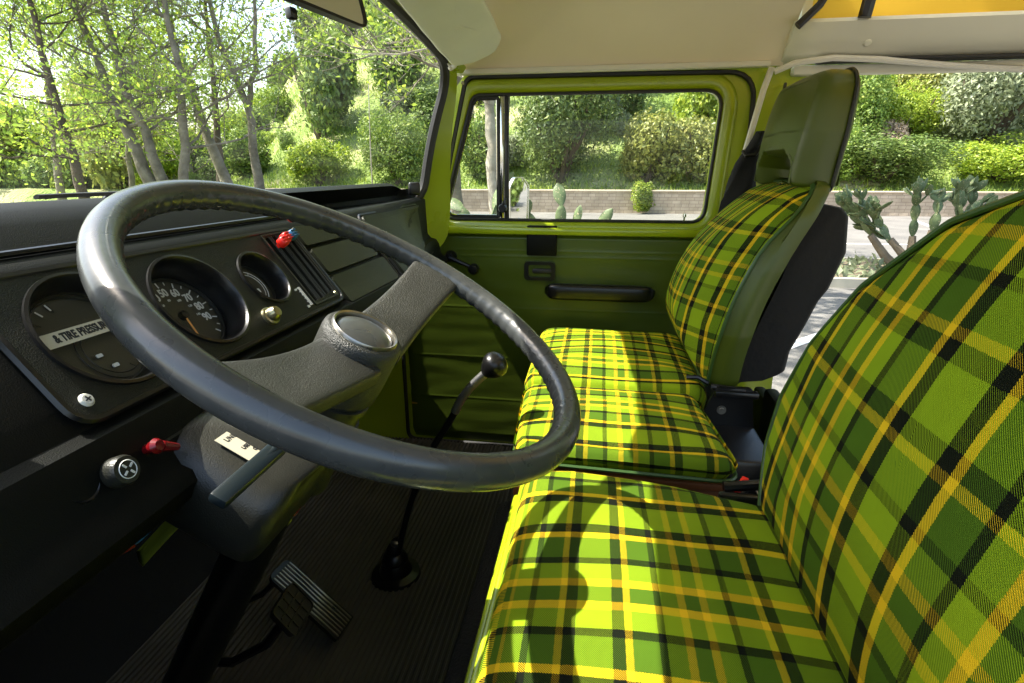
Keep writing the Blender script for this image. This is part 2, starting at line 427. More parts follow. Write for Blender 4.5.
bm = bmesh.new()
bm.faces.new([bm.verts.new(p) for p in ((-90, 10.5, .004), (-10.5, 10.5, .004), (-14.2, WY + .3, .004), (-90, WY + .3, .004))])
tag(obj('verge', bm, HILLM, smooth=False), kind='structure')
# block retaining wall
def wall_mat():
    m = bpy.data.materials.new('block_wall'); m.use_nodes = True; n = m.node_tree; b = n.nodes['Principled BSDF']
    tc = n.nodes.new('ShaderNodeTexCoord'); mp = n.nodes.new('ShaderNodeMapping'); mp.inputs['Rotation'].default_value = (radians(90), 0, 0)
    n.links.new(tc.outputs['Object'], mp.inputs[0]); k = n.nodes.new('ShaderNodeTexBrick')
    k.inputs['Scale'].default_value = 1; k.inputs['Brick Width'].default_value = .31; k.inputs['Row Height'].default_value = .115; k.inputs['Mortar Size'].default_value = .007; k.offset_frequency = 2; k.squash = .8; k.squash_frequency = 3
    k.inputs['Color1'].default_value = (.70, .57, .43, 1); k.inputs['Color2'].default_value = (.55, .44, .32, 1); k.inputs['Mortar'].default_value = (.34, .26, .2, 1)
    n.links.new(mp.outputs[0], k.inputs[0]); t = n.nodes.new('ShaderNodeTexNoise'); t.inputs['Scale'].default_value = 3; t.inputs['Detail'].default_value = 6
    n.links.new(tc.outputs['Object'], t.inputs[0]); mx = n.nodes.new('ShaderNodeMix'); mx.data_type = 'RGBA'; mx.blend_type = 'MULTIPLY'; mx.inputs[0].default_value = .5
    n.links.new(k.outputs[0], mx.inputs[6]); n.links.new(t.outputs['Fac'], mx.inputs[7]); n.links.new(mx.outputs[2], b.inputs['Base Color']); b.inputs['Roughness'].default_value = .95
    bp = n.nodes.new('ShaderNodeBump'); bp.inputs['Distance'].default_value = .04; n.links.new(t.outputs['Fac'], bp.inputs['Height']); n.links.new(bp.outputs[0], b.inputs['Normal'])
    return m
wl = thing('retaining_wall', 'low pinkish tan block wall along the far edge of the parking lot', 'wall', (0, WY, 0))
obj('block_face', nbox((23, 0, .38), (74, .24, .76), 0), wall_mat(), wl, False)
obj('coping', nbox((23, 0, .79), (74.1, .32, .06), .01), M['cap'], wl)

def leaf_faces(bm, tone, p, size, rnd, elong=1.5, nrm=None):
    d = V((rnd.gauss(0, 1), rnd.gauss(0, 1), rnd.gauss(0, 1)))
    if nrm is not None: d = d * .75 + nrm * 1.1 + V((0, 0, .3))
    if d.length < .01: d = V((0, 0, 1))
    d.normalize(); a = d.orthogonal().normalized(); a.rotate(Matrix.Rotation(rnd.random() * 6.28, 3, d)); b = d.cross(a)
    s = size * rnd.uniform(.6, 1.3)
    vs = [bm.verts.new(p + a * s * elong * .5), bm.verts.new(p + b * s * .42 + d * s * .1), bm.verts.new(p - a * s * elong * .5), bm.verts.new(p - b * s * .42 + d * s * .1)]
    f = bm.faces.new(vs); f[tone] = max(0, min(1, rnd.gauss(.5, .22)))
def leafmesh(name, m, fill):
    bm = bmesh.new(); tone = bm.faces.layers.float.new('tone')
    fill(bm, tone)
    me = bpy.data.meshes.new(name); bm.to_mesh(me); bm.free(); me.materials.append(m); return me
def branches(rnd, pts, r0, spawn, levels=3, blen=2.2, up=.35):
    """returns list of (polyline, radii) and tip points"""
    out = [(pts, [r0 * (1 - .8 * i / (len(pts) - 1)) for i in range(len(pts))])]; tips = []
    def grow(p, d, ln, r, lv):
        n = 5; q = [p.copy()]; cur = p.copy(); dd = d.copy()
        for i in range(n):
            dd = (dd + V((rnd.gauss(0, .22), rnd.gauss(0, .22), rnd.gauss(0, .16) + up * .15))).normalized()
            cur = cur + dd * ln / n; q.append(cur.copy())
        out.append((q, [max(.006, r * (1 - .75 * i / n)) for i in range(n + 1)]))
        if lv >= levels:
            tips.extend(q[2:]); return
        for i in range(2, n + 1):
            for _ in range(rnd.choice((1, 1, 2))):
                nd = (dd + V((rnd.gauss(0, .8), rnd.gauss(0, .8), rnd.gauss(.1, .5)))).normalized()
                grow(q[i], nd, ln * rnd.uniform(.42, .62), r * .42, lv + 1)
    for i in range(len(pts)):
        f = i / (len(pts) - 1)
        if f < spawn: continue
        for _ in range(2):
            a = rnd.random() * 6.28
            nd = V((cos(a), sin(a), rnd.uniform(.1, .7))).normalized()
            grow(V(pts[i]), nd, blen * (1.15 - .5 * f) * rnd.uniform(.7, 1.15), r0 * .4 * (1.1 - .6 * f), 1)
    return out, tips
def tree(name, label, cat, base, trunks, seed, barkm, leafm, leafn, leafsize, spawn=.35, blen=2.2, group=None, levels=3, sp=.35):
    rnd = random.Random(seed); t = thing(name, label, cat, base, group=group)
    allp = []; tips = []
    for tr, r0 in trunks:
        # refine polyline
        P = [V(p) for p in tr]; Q = []
        for a, b in zip(P, P[1:]):
            for k in range(4): Q.append(a.lerp(b, k / 4) + V((rnd.gauss(0, .03), rnd.gauss(0, .03), 0)) * (1 if Q else 0))
        Q.append(P[-1]); o, tp = branches(rnd, Q, r0, spawn, levels, blen); allp.append(o); tips += tp
    for o in allp:
        bm = bmesh.new(); tube(bm, o[0][0], [r * (1.25 if i == 0 else 1) for i, r in enumerate(o[0][1])], 10)
        obj('trunk', bm, barkm, t)
    bm = bmesh.new()
    for o in allp:
        for q, r in o[1:]: tube(bm, q, [x_ * .72 for x_ in r], 5, caps=False)
    obj('limbs', bm, barkm, t)
    def fill(bm, tone):
        for _ in range(leafn):
            p = rnd.choice(tips) + V((rnd.gauss(0, sp), rnd.gauss(0, sp), rnd.gauss(0, sp * .8)))
            leaf_faces(bm, tone, p, leafsize, rnd)
    me = leafmesh('crown', leafm, fill); c = bpy.data.objects.new('crown', me); COL.objects.link(c); c.parent = t
    return t

def shrub_mesh(name, m, seed, n, size, rx, ry, rz, lobes=7, elong=1.5):
    rnd = random.Random(seed); lb = []
    for i in range(lobes):
        a = rnd.random() * 6.28; rr = rnd.uniform(.15, .62)
        z = rnd.uniform(.25, .8)
        lb.append((V((cos(a) * rr * rx, sin(a) * rr * ry, z * rz)), rnd.uniform(.28, .5)))
    def fill(bm, tone):
        for _ in range(n):
            c, r = rnd.choice(lb)
            d = V((rnd.gauss(0, 1), rnd.gauss(0, 1), rnd.gauss(0, 1))).normalized()
            k = rnd.uniform(.5, 1.0) ** .5 * (1 + .16 * noise.noise(d * 3 + c))
            k *= 1 + .28 * noise.noise(d * 5 + c * 3) + (.18 if rnd.random() < .06 else 0)
            p = c + V((d.x * rx, d.y * ry, d.z * rz * .9)) * r * k
            if p.z < 0: p.z = abs(p.z) * .3
            leaf_faces(bm, tone, p, size, rnd, elong, d)
    return leafmesh(name, m, fill)
def shrub_wood(seed, rx, rz):
    rnd = random.Random(seed); bm = bmesh.new()
    for i in range(7):
        a = rnd.random() * 6.28; e = V((cos(a) * rx * .5, sin(a) * rx * .5, rz * rnd.uniform(.5, .8)))
        tube(bm, [V((0, 0, -.1)), e * .5 + V((rnd.gauss(0, .05), 0, 0)), e], [.05, .035, .012], 5)
    me = bpy.data.meshes.new('stems'); bm.to_mesh(me); bm.free(); me.materials.append(M['barkdark']); return me
WOOD = shrub_wood(3, 1, 1.4)
KIN = {}
def kind(key, m, n, size, rx, ry, rz, lobes=7, elong=1.5):
    KIN[key] = [shrub_mesh('foliage', m, hash(key) % 97 + 7 * i if False else sum(map(ord, key)) + 31 * i, n, size, rx, ry, rz, lobes, elong) for i in range(3)]
kind('lime', L['lime'], 5200, .075, 1, 1, 1.2, 9)
kind('mid', L['mid'], 5600, .075, 1, 1, 1.4, 10)
kind('dark', L['dark'], 5600, .075, 1, 1, 1.5, 10)
kind('grey', L['grey'], 5600, .065, 1, 1, 1.2, 9)
kind('olive', L['olive'], 5400, .07, 1, 1, 1.3, 9)
kind('rust', L['rust'], 4200, .065, 1, 1, .9, 8)
FILL = {'lime': 'bright lime green bush among the scrub on the far hillside', 'mid': 'mid green rounded bush among the scrub on the far hillside',
        'dark': 'dark green dense bush among the scrub on the far hillside', 'grey': 'grey green brushy bush among the scrub on the far hillside',
        'olive': 'olive yellow bush among the scrub on the far hillside', 'rust': 'pale dry brownish bush among the scrub on the far hillside'}
def shrub(key, x, y, s, sz=None, label=None, z=None, name='shrub', group='bushes covering the hillside', i=None, wood=True):
    rnd = random.Random(int(x * 91 + y * 37))
    t = thing(name, label or FILL[key], 'bush' if name == 'shrub' else name.replace('_', ' '), (x, y, hillz(x, y) if z is None else z), (0, 0, rnd.random() * 6.28), group)
    f = bpy.data.objects.new('foliage', KIN[key][rnd.randrange(3) if i is None else i]); COL.objects.link(f); f.parent = t
    if wood:
        g = bpy.data.objects.new('stems', WOOD); COL.objects.link(g); g.parent = t
    sz = sz or s; t.scale = (s, s, sz)
    return t
def at(u, v, y):   # direction of a spot in the far scenery -> x at depth y
    return (u - 600) / 540 * y * (1 + 0), CAMZ - (v - 172) / 540 * y
def pray(u, v):
    F = V((-sin(YAW) * cos(PIT), cos(YAW) * cos(PIT), -sin(PIT))); R = V((cos(YAW), sin(YAW), 0)); U = R.cross(F)
    return (F + R * (u - 512) / 540 + U * (341.5 - v) / 540)
def onhill(u, v):
    """where the sight direction meets the hillside: used only to find how far up the slope a landmark bush grows"""
    d = pray(u, v); t = 10
    while t < 120:
        p = V((0, 0, CAMZ)) + d * t
        if p.y > WY and hillz(p.x, p.y) > p.z: return p
        t += .2
    return None
# landmark shrubs: (pixel of foot u, v, kind, half width, height factor, label)
marks = [
    (646, 183, 'lime2', 1.75, 1.95, 'big round yellow green bush behind the wall, in the middle of the door window'),
    (320, 186, 'lime2', 1.45, 1.5, 'round light green little tree standing alone in the sunny meadow'),
    (560, 183, 'dark', 2.6, 3.0, 'large dark green tree-like bush behind the wall just right of the vent window'),
    (698, 184, 'olive', 1.5, 1.7, 'thin olive brown bush behind the wall beside the big round yellow green one'),
    (400, 186, 'mid', 2.0, 2.0, 'dark green bushy clump behind the wall next to the windshield post'),
    (885, 158, 'rust', 1.25, 1.5, 'pinkish grey dry bush on the slope above the prickly pear'),
    (985, 150, 'grey', 2.9, 3.2, 'very large grey green bush on the slope at the right edge of the view'),
    (880, 184, 'dark', 2.7, 1.1, 'low spreading dark green bush behind the wall above the prickly pear'),
    (1000, 184, 'lime', 2.2, 1.2, 'low yellow green bush behind the wall at the right edge of the view'),
    (910, 135, 'lime', 1.7, 1.5, 'bright yellow green bush left of the very large grey green bush'),
    (845, 145, 'mid', 2.0, 2.2, 'mid green bush on the slope just behind the headrest'),
    (820, 183, 'mid', 1.6, 1.5, 'mid green bush behind the wall showing beside the headrest'),
]
kind('lime2', L['olive'], 9000, .065, 1, 1, 1.25, 12)
KIN['lime2b'] = [shrub_mesh('foliage', L['lime'], 55, 9000, .065, 1, 1, 1.25, 12)]
for k_, m_, h_ in (('dark', 'dark', 1.5), ('grey', 'grey', 1.2), ('lime', 'lime', 1.2), ('mid', 'mid', 1.4)):
    KIN[k_ + 'XL'] = [shrub_mesh('foliage', L[m_], 200 + len(k_), 15000, .036, 1, 1, h_, 17, 1.7)]
taken = []
for u, v, k, s, sz, lab in marks:
    p = onhill(u, v)
    if p is None: continue
    if k == 'lime2' and u < 400: k = 'lime2b'
    if k + 'XL' in KIN: k += 'XL'
    shrub(k, p.x, max(p.y, WY + .25 + s * .8), s, sz, lab, group=None, i=0)
    taken.append((p.x, max(p.y, WY + .25 + s * .8), s))
rnd = random.Random(5); cnt = 0; tries = 0
while cnt < 205 and tries < 6000:
    tries += 1
    y = WY + 2.2 + 34 * rnd.random() ** 1.1; q = rnd.uniform(-.80, .92); x = q * y
    if q < -.40 and q > -.64 and y < 27: continue        # open meadow
    s = rnd.choice((rnd.uniform(.45, .9), rnd.uniform(.8, 1.5), rnd.uniform(1.3, 2.3))) * (1 + (y - WY) * .012)
    if any((x - a) ** 2 + (y - b) ** 2 < (.62 * (s + c)) ** 2 for a, b, c in taken): continue
    nv = noise.noise(V((x * .12, y * .12, 7)))
    k = rnd.choices(['lime', 'mid', 'dark', 'grey', 'olive', 'rust'], [3 + 4 * max(0, nv), 4, 3, 2.2 if q > 0 else 1, 3, .8])[0]
    if q < -.3: k = rnd.choice(['dark', 'mid', 'mid', 'lime'])
    shrub(k, x, y, s, s * rnd.uniform(.75, 1.5)); taken.append((x, y, s)); cnt += 1
# dark wood closing the view beyond the sycamores
for i in range(46):
    q = -.74 - .75 * (i / 45) + rnd.uniform(-.01, .01); y = rnd.uniform(23, 36); x = q * y
    k = rnd.choice(['lime', 'mid', 'dark', 'lime', 'olive'])
    s = rnd.uniform(1.3, 2.6)
    shrub(k, x, y, s, s * rnd.uniform(.8, 1.7), {'lime': 'bright green bush in the undergrowth behind the sycamores', 'mid': 'mid green bush in the undergrowth behind the sycamores', 'dark': 'dark bush in the undergrowth behind the sycamores', 'olive': 'olive bush in the undergrowth behind the sycamores'}[k], z=.3, group='undergrowth behind the sycamores')
# meadow and verge grass
def grass(name, area, n, h, seed, label):
    rnd = random.Random(seed); bm = bmesh.new(); tone = bm.faces.layers.float.new('tone')
    for _ in range(n):
        x, y = area(rnd); z = hillz(x, y)
        a = rnd.random() * 6.28; d = V((cos(a), sin(a), 0)); hh = h * rnd.uniform(.5, 1.2); wd = .03
        l = V((rnd.gauss(0, .1), rnd.gauss(0, .1), 0))
        f = bm.faces.new([bm.verts.new(p) for p in (V((x, y, z)) - d * wd, V((x, y, z)) + d * wd, V((x, y, z + hh)) + l)])
        f[tone] = rnd.random()
    me = bpy.data.meshes.new(name); bm.to_mesh(me); bm.free(); me.materials.append(L['grass'])
    o = bpy.data.objects.new(name, me); COL.objects.link(o); tag(o, label, 'grass', kind='stuff')
def ar(r):
    y = WY + .3 + 24 * r.random() ** 1.3; return r.uniform(-.8, .9) * y, y
grass('grass', ar, 42000, .28, 4, 'long sunny grass growing between the bushes on the slope')

# sycamores left of the hill, seen through the windshield
def syc(u, y, r, seed, lean, label, trunks=None, h=9.5, leafn=2000, barkm=None, blen=2.6, spawn=.4, size=.085):
    x = (u - 600) / 540 * y
    if trunks is None: trunks = [([(0, 0, -.1), (lean * .35, 0, h * .3), (lean * .7, .2, h * .62), (lean, .1, h)], r)]
    return tree('sycamore_tree', label, 'tree', (x, y, .02), trunks, seed, barkm or M['bark'], L['syc'], int(leafn * 1.7), size, spawn, blen, None)
T = thing
syc(143, 14, .17, 1, 0, 'sycamore with several stems fanning out from one foot, seen above the steering wheel', trunks=[
    ([(-.1, 0, -.1), (-.9, .1, 2.0), (-1.7, .2, 4.4), (-2.7, .2, 8.5)], .20), ([(.05, .1, -.1), (-.4, .1, 1.9), (-1.1, .3, 4.2), (-1.7, .5, 8.8)], .18),
    ([(.15, 0, -.1), (.6, 0, 1.4), (.85, .1, 4.0), (.6, .2, 8.6)], .17)], leafn=4200, spawn=.38)
syc(222, 17, .20, 2, -2.3, 'slender leaning sycamore just right of the many-stemmed one', h=9.5)
syc(203, 19, .16, 3, .5, 'thin dark sycamore behind the leaning one', h=8.5, barkm=M['barkdark'], leafn=2400)
syc(247, 16, .14, 4, 0, 'straight pale sycamore that forks into two stems, nearest the sunny meadow', trunks=[
    ([(0, 0, -.1), (.03, 0, 1.7), (.02, 0, 3.3), (-.7, .1, 5.2), (-.9, .2, 8.5)], .17), ([(.02, 0, 3.25), (.5, 0, 4.6), (.65, .1, 6.3), (.9, .2, 8.8)], .09)], leafn=1300, spawn=.55)
syc(42, 13, .14, 5, -.9, 'leaning dark trunked sycamore at the left end of the windshield', h=8, barkm=M['barkdark'], leafn=4200, spawn=.25)
syc(95, 21, .13, 6, .9, 'distant thin sycamore between the leftmost tree and the many-stemmed one', h=8.5, leafn=3800, spawn=.2)
syc(5, 19, .15, 7, .8, 'pale sycamore at the very left edge of the windshield', h=9, leafn=4600, spawn=.2)
syc(175, 25, .13, 8, -.8, 'far sycamore showing between the stems of the many-stemmed tree', h=9.5, leafn=4200, spawn=.15)
syc(60, 28, .14, 18, .8, 'far sycamore with low leaves at the back of the grove', h=9.5, leafn=4200, spawn=.12)
syc(350, 13.0, .15, 9, 1.5, 'sycamore whose leafy boughs hang over the meadow beside the windshield post', trunks=[
    ([(-1.0, -.2, -.1), (-1.2, 0, -.05)], .02), ([(1.9, 1.2, -.1), (1.9, 1.1, 2.4), (1.0, .8, 4.6), (-.6, .5, 6.0)], .12)], leafn=1700, spawn=.62, blen=2.2) if False else None
tree('sycamore_tree', 'pale trunked sycamore standing close, seen through the vent window', 'tree', (-1.72, 9.3, 0), [
    ([(0, 0, -.1), (-.05, 0, 1.6), (-.12, .1, 2.5), (-.55, .1, 3.6), (-1.6, .3, 6.2)], .125), ([(-.12, .1, 2.5), (.25, .2, 3.6), (.9, .2, 6.4)], .07)], 21, M['barkwhite'], L['syc'], 5600, .062, .45, 2.3)
tree('sycamore_tree', 'dark trunked sycamore at the front corner of the vent window', 'tree', (-2.75, 10.6, 0), [
    ([(-.1, 0, -.1), (0, 0, 2.2), (.2, .1, 4.2), (.3, .4, 7)], .17)], 22, M['bark'], L['syc'], 4400, .066, .5, 2.2)
tree('sycamore_tree', 'reddish brown trunked tree just behind the chrome window divider', 'tree', (-2.05, 12.2, 0), [
    ([(0, 0, -.1), (-.02, 0, 2.2), (.1, .1, 4.2), (.3, .4, 7.5)], .11)], 23, M['barkdark'], L['syc'], 3800, .07, .5, 2.4)

tree('shade_tree', 'tall tree behind the door pillar whose high boughs throw leaf shadows on the parking lot', 'tree', (1.68, 6.9, 0), [
    ([(0, 0, -.1), (0, 0, 2.6), (-.3, -.3, 4.2), (-2.0, -1.4, 6.2), (-4.0, -2.8, 7.4)], .11), ([(-.3, -.3, 4.2), (-.6, -1.8, 6.0), (-1.5, -3.0, 7.2)], .06)], 31, M['bark'], L['syc'], 9000, .15, .5, 2.9)
# bushes at the rear end of the lot
for i in range(11):
    shrub(['dark', 'mid', 'lime'][i % 3], 20 + 3 * sin(i * 2.1), -4 + 2.2 * i, 2.2 + .5 * sin(i), 3.0 + sin(i * 1.7), 'tall bush at the rear end of the parking lot', z=0, group='bushes at the rear end of the lot')
# ivy clump hanging over the wall
KIN['ivy'] = [shrub_mesh('foliage', L['lime'], 77, 5200, .06, .78, .35, .95, 14, 1.2)]
shrub('ivy', 1.72, WY - .16, 1, 1.02, 'small bright green leafy clump growing over the low wall', z=.1, name='ivy_clump', group=None, i=0, wood=False)

# prickly pears
def pad(bm, base, d, side, ln, wd, th, n=8, rings=7):
    """flattened egg-shaped pad growing from base along d"""
    d = d.normalized(); side = (side - d * side.dot(d)).normalized(); nn = d.cross(side); R = []
    for i in range(rings + 1):
        t = i / rings; r = sin(pi * min(1, (t * .94 + .06))) ** .6 * (1 - .25 * (1 - t))
        if i == rings: r = .12
        R.append([bm.verts.new(base + d * ln * t + side * cos(2 * pi * j / n) * wd / 2 * r + nn * sin(2 * pi * j / n) * th / 2 * (r + .2)) for j in range(n)])
    for a, b in zip(R, R[1:]):
        for j in range(n): bm.faces.new((a[j], a[(j + 1) % n], b[(j + 1) % n], b[j]))
    bm.faces.new(R[0][::-1]); bm.faces.new(R[-1])
def prickly(label, loc, starts, seed, size=.24, depth=4):
    rnd = random.Random(seed); t = thing('prickly_pear', label, 'cactus', loc)
    st = bmesh.new(); pads = []
    def grow(p, d, lv, ln):
        bm = bmesh.new(); side = V((rnd.gauss(0, 1), rnd.gauss(0, .5), 0)); pad(bm, p, d, side, ln, ln * rnd.uniform(.52, .66), ln * .13)
        obj('pad', bm, M['cactus'], t)
        if lv <= 0: return
        for _ in range(rnd.choice((2, 3, 3)) if depth > 3 else rnd.choice((1, 2))):
            nd = (d + V((rnd.gauss(0, .55), rnd.gauss(0, .4), rnd.gauss(.15, .2)))).normalized()
            grow(p + d.normalized() * ln * rnd.uniform(.8, .97), nd, lv - 1, ln * rnd.uniform(.78, 1.0))
    for pts, lv in starts:
        pts = [V(p) for p in pts]; tube(st, pts, [.075 - .03 * i / (len(pts) - 1) for i in range(len(pts))], 8)
        d = (pts[-1] - pts[-2]).normalized(); grow(pts[-1], d, lv, size)
    obj('stem', st, M['cactusstem'], t); return t
prickly('tall branching prickly pear in the planter bed, seen past the passenger seat', (4.45, 8.5, .08), [
    ([(0, 0, -.05), (-.08, 0, .2), (-.3, .05, .45)], 3), ([(.02, 0, -.05), (0, .05, .3), (-.02, .05, .5)], 3), ([(.05, 0, -.05), (.15, 0, .25), (.35, 0, .55)], 3),
    ([(.08, .05, -.05), (.35, .1, .18), (.7, .1, .3)], 3), ([(-.05, .05, -.05), (-.3, .1, .2), (-.55, .1, .5)], 3), ([(0, .1, -.05), (.05, .12, .15), (-.1, .2, .3)], 3), ([(.1, .1, -.05), (.4, .12, .3), (.6, .2, .55)], 3), ([(.1, -.1, -.05), (.6, -.12, .2), (1.0, -.1, .35)], 3), ([(0, -.1, -.05), (.3, -.1, .12), (.5, -.1, .2)], 2), ([(0, -.1, -.05), (.1, -.1, .2), (.12, -.12, .6)], 2)], 5, .25)
prickly('small prickly pear with a few upright pads, seen at the bottom of the door window', (-.42, 6.2, 0), [
    ([(0, 0, -.05), (-.02, 0, .5), (0, 0, .84)], 1), ([(.02, 0, -.05), (.1, 0, .6), (.16, 0, .84)], 0), ([(-.02, 0, -.05), (-.15, 0, .5), (-.25, 0, .76)], 1), ([(.02, .1, -.05), (.25, .1, .6), (.42, .1, .84)], 0)], 9, .27, 3)
prickly('broad padded prickly pear low behind the vent window', (-1.35, 6.2, 0), [
    ([(0, 0, -.05), (-.05, 0, .5), (-.12, 0, .78)], 1), ([(.02, 0, -.05), (.1, 0, .6), (.14, 0, .8)], 2), ([(.05, 0, -.05), (.25, 0, .6), (.36, 0, .74)], 1), ([(-.05, 0, -.05), (-.25, 0, .6), (-.34, 0, .82)], 0)], 12, .30, 3)
# planter bed
pb = thing('planter_bed', 'raised planter bed with a pale kerb and straw coloured soil round the prickly pear', 'planter', (4.6, 8.5, 0))
bm = bmesh.new(); pts = rpoly([(-2.4, -.95), (2.6, -.95), (2.6, 1.1), (-2.4, 1.1)], .4); inn = rpoly([(-2.28, -.83), (2.48, -.83), (2.48, .98), (-2.28, .98)], .32)
obj('kerb', prism(pts, [inn], -.02, .12), M['kerb'], pb, False); obj('soil', prism(inn, [], -.02, .09), M['soil'], pb, False)
bm = bmesh.new(); tone = bm.faces.layers.float.new('tone'); rr = random.Random(8)
for _ in range(700):
    a = rr.uniform(-2.2, 2.4); b = rr.uniform(-.8, .9); leaf_faces(bm, tone, V((a, b, .1 + abs(rr.gauss(0, .05)))), .09, rr)
o = obj('ground_cover', bm, L['grey'], pb, False); o['kind'] = 'stuff'
# ================================================================== THE VAN (camera stands in its open driver's door)
FLOOR = .60
M['plaid_cushion'] = plaid_mat('plaid_cushion', -.014 * 1.42, -.600, .70, 1.42)
M['plaid_back'] = plaid_mat('plaid_back', .0, .03, .30)
M['plaid_small'] = plaid_mat('plaid_small', .05, .10, .70, 1.35, 1.2)
M['plaid_upright'] = plaid_mat('plaid_upright', .05, .10, .33, 1.45, 1.3)
van = thing('camper_van', 'interior shell of a lime green camper van with beige headliner and wide windshield', 'van', (0, .85, 0))
VO = (0, -.85, 0)
def vpart(name, bm, m, parent=None, **k):
    """part of the van; geometry is given in world metres"""
    if parent is None: bmesh.ops.translate(bm, vec=VO, verts=bm.verts); parent = van
    return obj(name, bm, m, parent, **k)

# windshield surface: y across, h 0 (base) .. 1 (top)
YC, HW = .85, .62
def WS(y, h, c=0):
    a = min(1.35, abs((y - YC) / HW))
    xb = -.685 + .20 * a ** 2.6; xt = -.415 + .022 * a ** 2
    zb = 1.352; zt = 1.757 - .060 * a ** 2
    x = xb + (xt - xb) * h; z = zb + (zt - zb) * h
    x -= .022 * sin(pi * max(0, min(1, h))) * (1 - .5 * a)
    s = 1 if y > YC else -1
    n = V((1, -.9 * s * a ** 3, .55)).normalized()
    return V((x, y, z)) + n * c
def ws_outline(dy, dh, r, seg=8, db=None):
    db = dh if db is None else db
    p = rpoly([(-HW - dy, -dh), (HW + dy, -dh), (HW + dy, 1 + dh), (-HW - dy, 1 + dh)], 0)
    q = rpoly([((-HW - dy), -db * .4), ((HW + dy), -db * .4), ((HW + dy), .4 + dh * .4), (-HW - dy, .4 + dh * .4)], r, seg)
    out = []
    for i, a in enumerate(q):
        b = q[(i + 1) % len(q)]; d = sqrt((a[0] - b[0]) ** 2 + (a[1] - b[1]) ** 2); k = max(1, int(d / .05))
        for j in range(k): out.append((a[0] + (b[0] - a[0]) * j / k, a[1] + (b[1] - a[1]) * j / k))
    return [(YC + p[0], p[1] / .4) for p in out]
oi = ws_outline(0, 0, .085); oo = ws_outline(.068, .10, .11, db=.45)
# painted surround
bm = bmesh.new(); n1, n2 = len(oi), len(oo)
flat = oi + oo
def dens(l, n):
    # resample closed loop to n points by length
    L_ = [0]
    for i in range(len(l)): a, b = l[i], l[(i + 1) % len(l)]; L_.append(L_[-1] + sqrt((a[0] - b[0]) ** 2 + (.16 * (a[1] - b[1]) ** 2)))
    out = []; j = 0
    for k in range(n):
        t = L_[-1] * k / n
        while L_[j + 1] < t: j += 1
        f = (t - L_[j]) / (L_[j + 1] - L_[j] + 1e-12); a, b = l[j], l[(j + 1) % len(l)]
        out.append((a[0] + (b[0] - a[0]) * f, a[1] + (b[1] - a[1]) * f))
    return out
N = 160; A = dens(oi, N); B = dens(oo, N)
def ringsurf(A, B, ca, cb, steps=4):
    bm = bmesh.new(); R = []
    for k in range(steps + 1):
        f = k / steps
        R.append([bm.verts.new(WS(a[0] + (b[0] - a[0]) * f, a[1] + (b[1] - a[1]) * f, ca + (cb - ca) * f)) for a, b in zip(A, B)])
    for a, b in zip(R, R[1:]):
        for j in range(len(A)): bm.faces.new((a[j], a[(j + 1) % len(A)], b[(j + 1) % len(A)], b[j]))
    return bm
bm = ringsurf(A, B, .004, .016); A2 = dens(ws_outline(.03, .085, .10), N); bm2 = ringsurf(A2, B, -.03, -.03)
me = bpy.data.meshes.new('t'); bm2.to_mesh(me); bm.from_mesh(me); bm2.free()
surround = vpart('windshield_frame', bm, M['paint'])
bm = bmesh.new(); tube(bm, [WS(p[0], p[1], .012) for p in A], .0125, 8, closed=True)
vpart('windshield_seal', bm, M['rubber'])
bm = bmesh.new(); g = []
for i in range(41):
    y = YC - HW + 2 * HW * i / 40
    g.append([bm.verts.new(WS(y, -.01 + 1.02 * j / 16, 0)) for j in range(17)])
for a, b in zip(g, g[1:]):
    for j in range(16): bm.faces.new((a[j], a[j + 1], b[j + 1], b[j]))
vpart('windshield_glass', bm, M['glass'])

# headliner of the cab
def hl(x, y, dz=0):
    s = min(1, max(0, (1.53 - y) / .26)); t = min(1, max(0, (y - .13) / .26)); s = min(s, t)
    z = 1.708 + .15 * (1 - (1 - s) ** 2.4)
    f = min(1, max(0, (x + .362) / .12)); zf = min(z, 1.748 - .045 * ((y - .85) / .68) ** 2); z = zf + (z - zf) * (1 - (1 - f) ** 2)
    z -= .03 * max(0, (x - .0)) * (1 - s)
    return V((x, y, z + dz))
bm = bmesh.new(); xs = [-.362 + .787 * i / 40 for i in range(41)]; ys = [.12 + 1.41 * j / 60 for j in range(61)]
for dz in (0, .02):
    g = [[bm.verts.new(hl(x, y, dz)) for y in ys] for x in xs]
    for a, b in zip(g, g[1:]):
        for j in range(60): bm.faces.new((a[j], a[j + 1], b[j + 1], b[j]))
vpart('headliner', bm, M['headliner'], ang=60)
bm = bmesh.new(); g = []
for j in range(61):
    y = .17 + 1.34 * j / 60; p0, p1 = WS(y, 1.0, .008), hl(-.355, y, -.001); row = []
    for k in range(9):
        t = k / 8; q = p0.lerp(p1, t); q.z += -.006 * sin(pi * t) + .003 * sin(2 * pi * t); row.append(bm.verts.new(q))
    g.append(row)
for a, b in zip(g, g[1:]):
    for k in range(8): bm.faces.new((a[k], a[k + 1], b[k + 1], b[k]))
vpart('header_rail', bm, M['paint'], ang=60)
bm = nbox((-.0, 1.528, 1.7), (.79, .022, .014), .004)
vpart('headliner_trim', bm, M['whitetrim'])
# outer roof over the cab + roof ring round the pop-top opening
bm = bmesh.new(); box(bm, (.02, .83, 1.925), (.84, 1.52, .03), .01)
box(bm, (-.408, .83, 1.838), (.03, 1.46, .17), .01)
box(bm, (1.9, 1.55, 1.83), (2.9, .04, .08), .01); box(bm, (1.9, .12, 1.78), (2.9, .04, .18), .01); box(bm, (3.0, .83, 1.78), (.06, 1.4, .18), .01)
vpart('roof', bm, M['whitebody'])
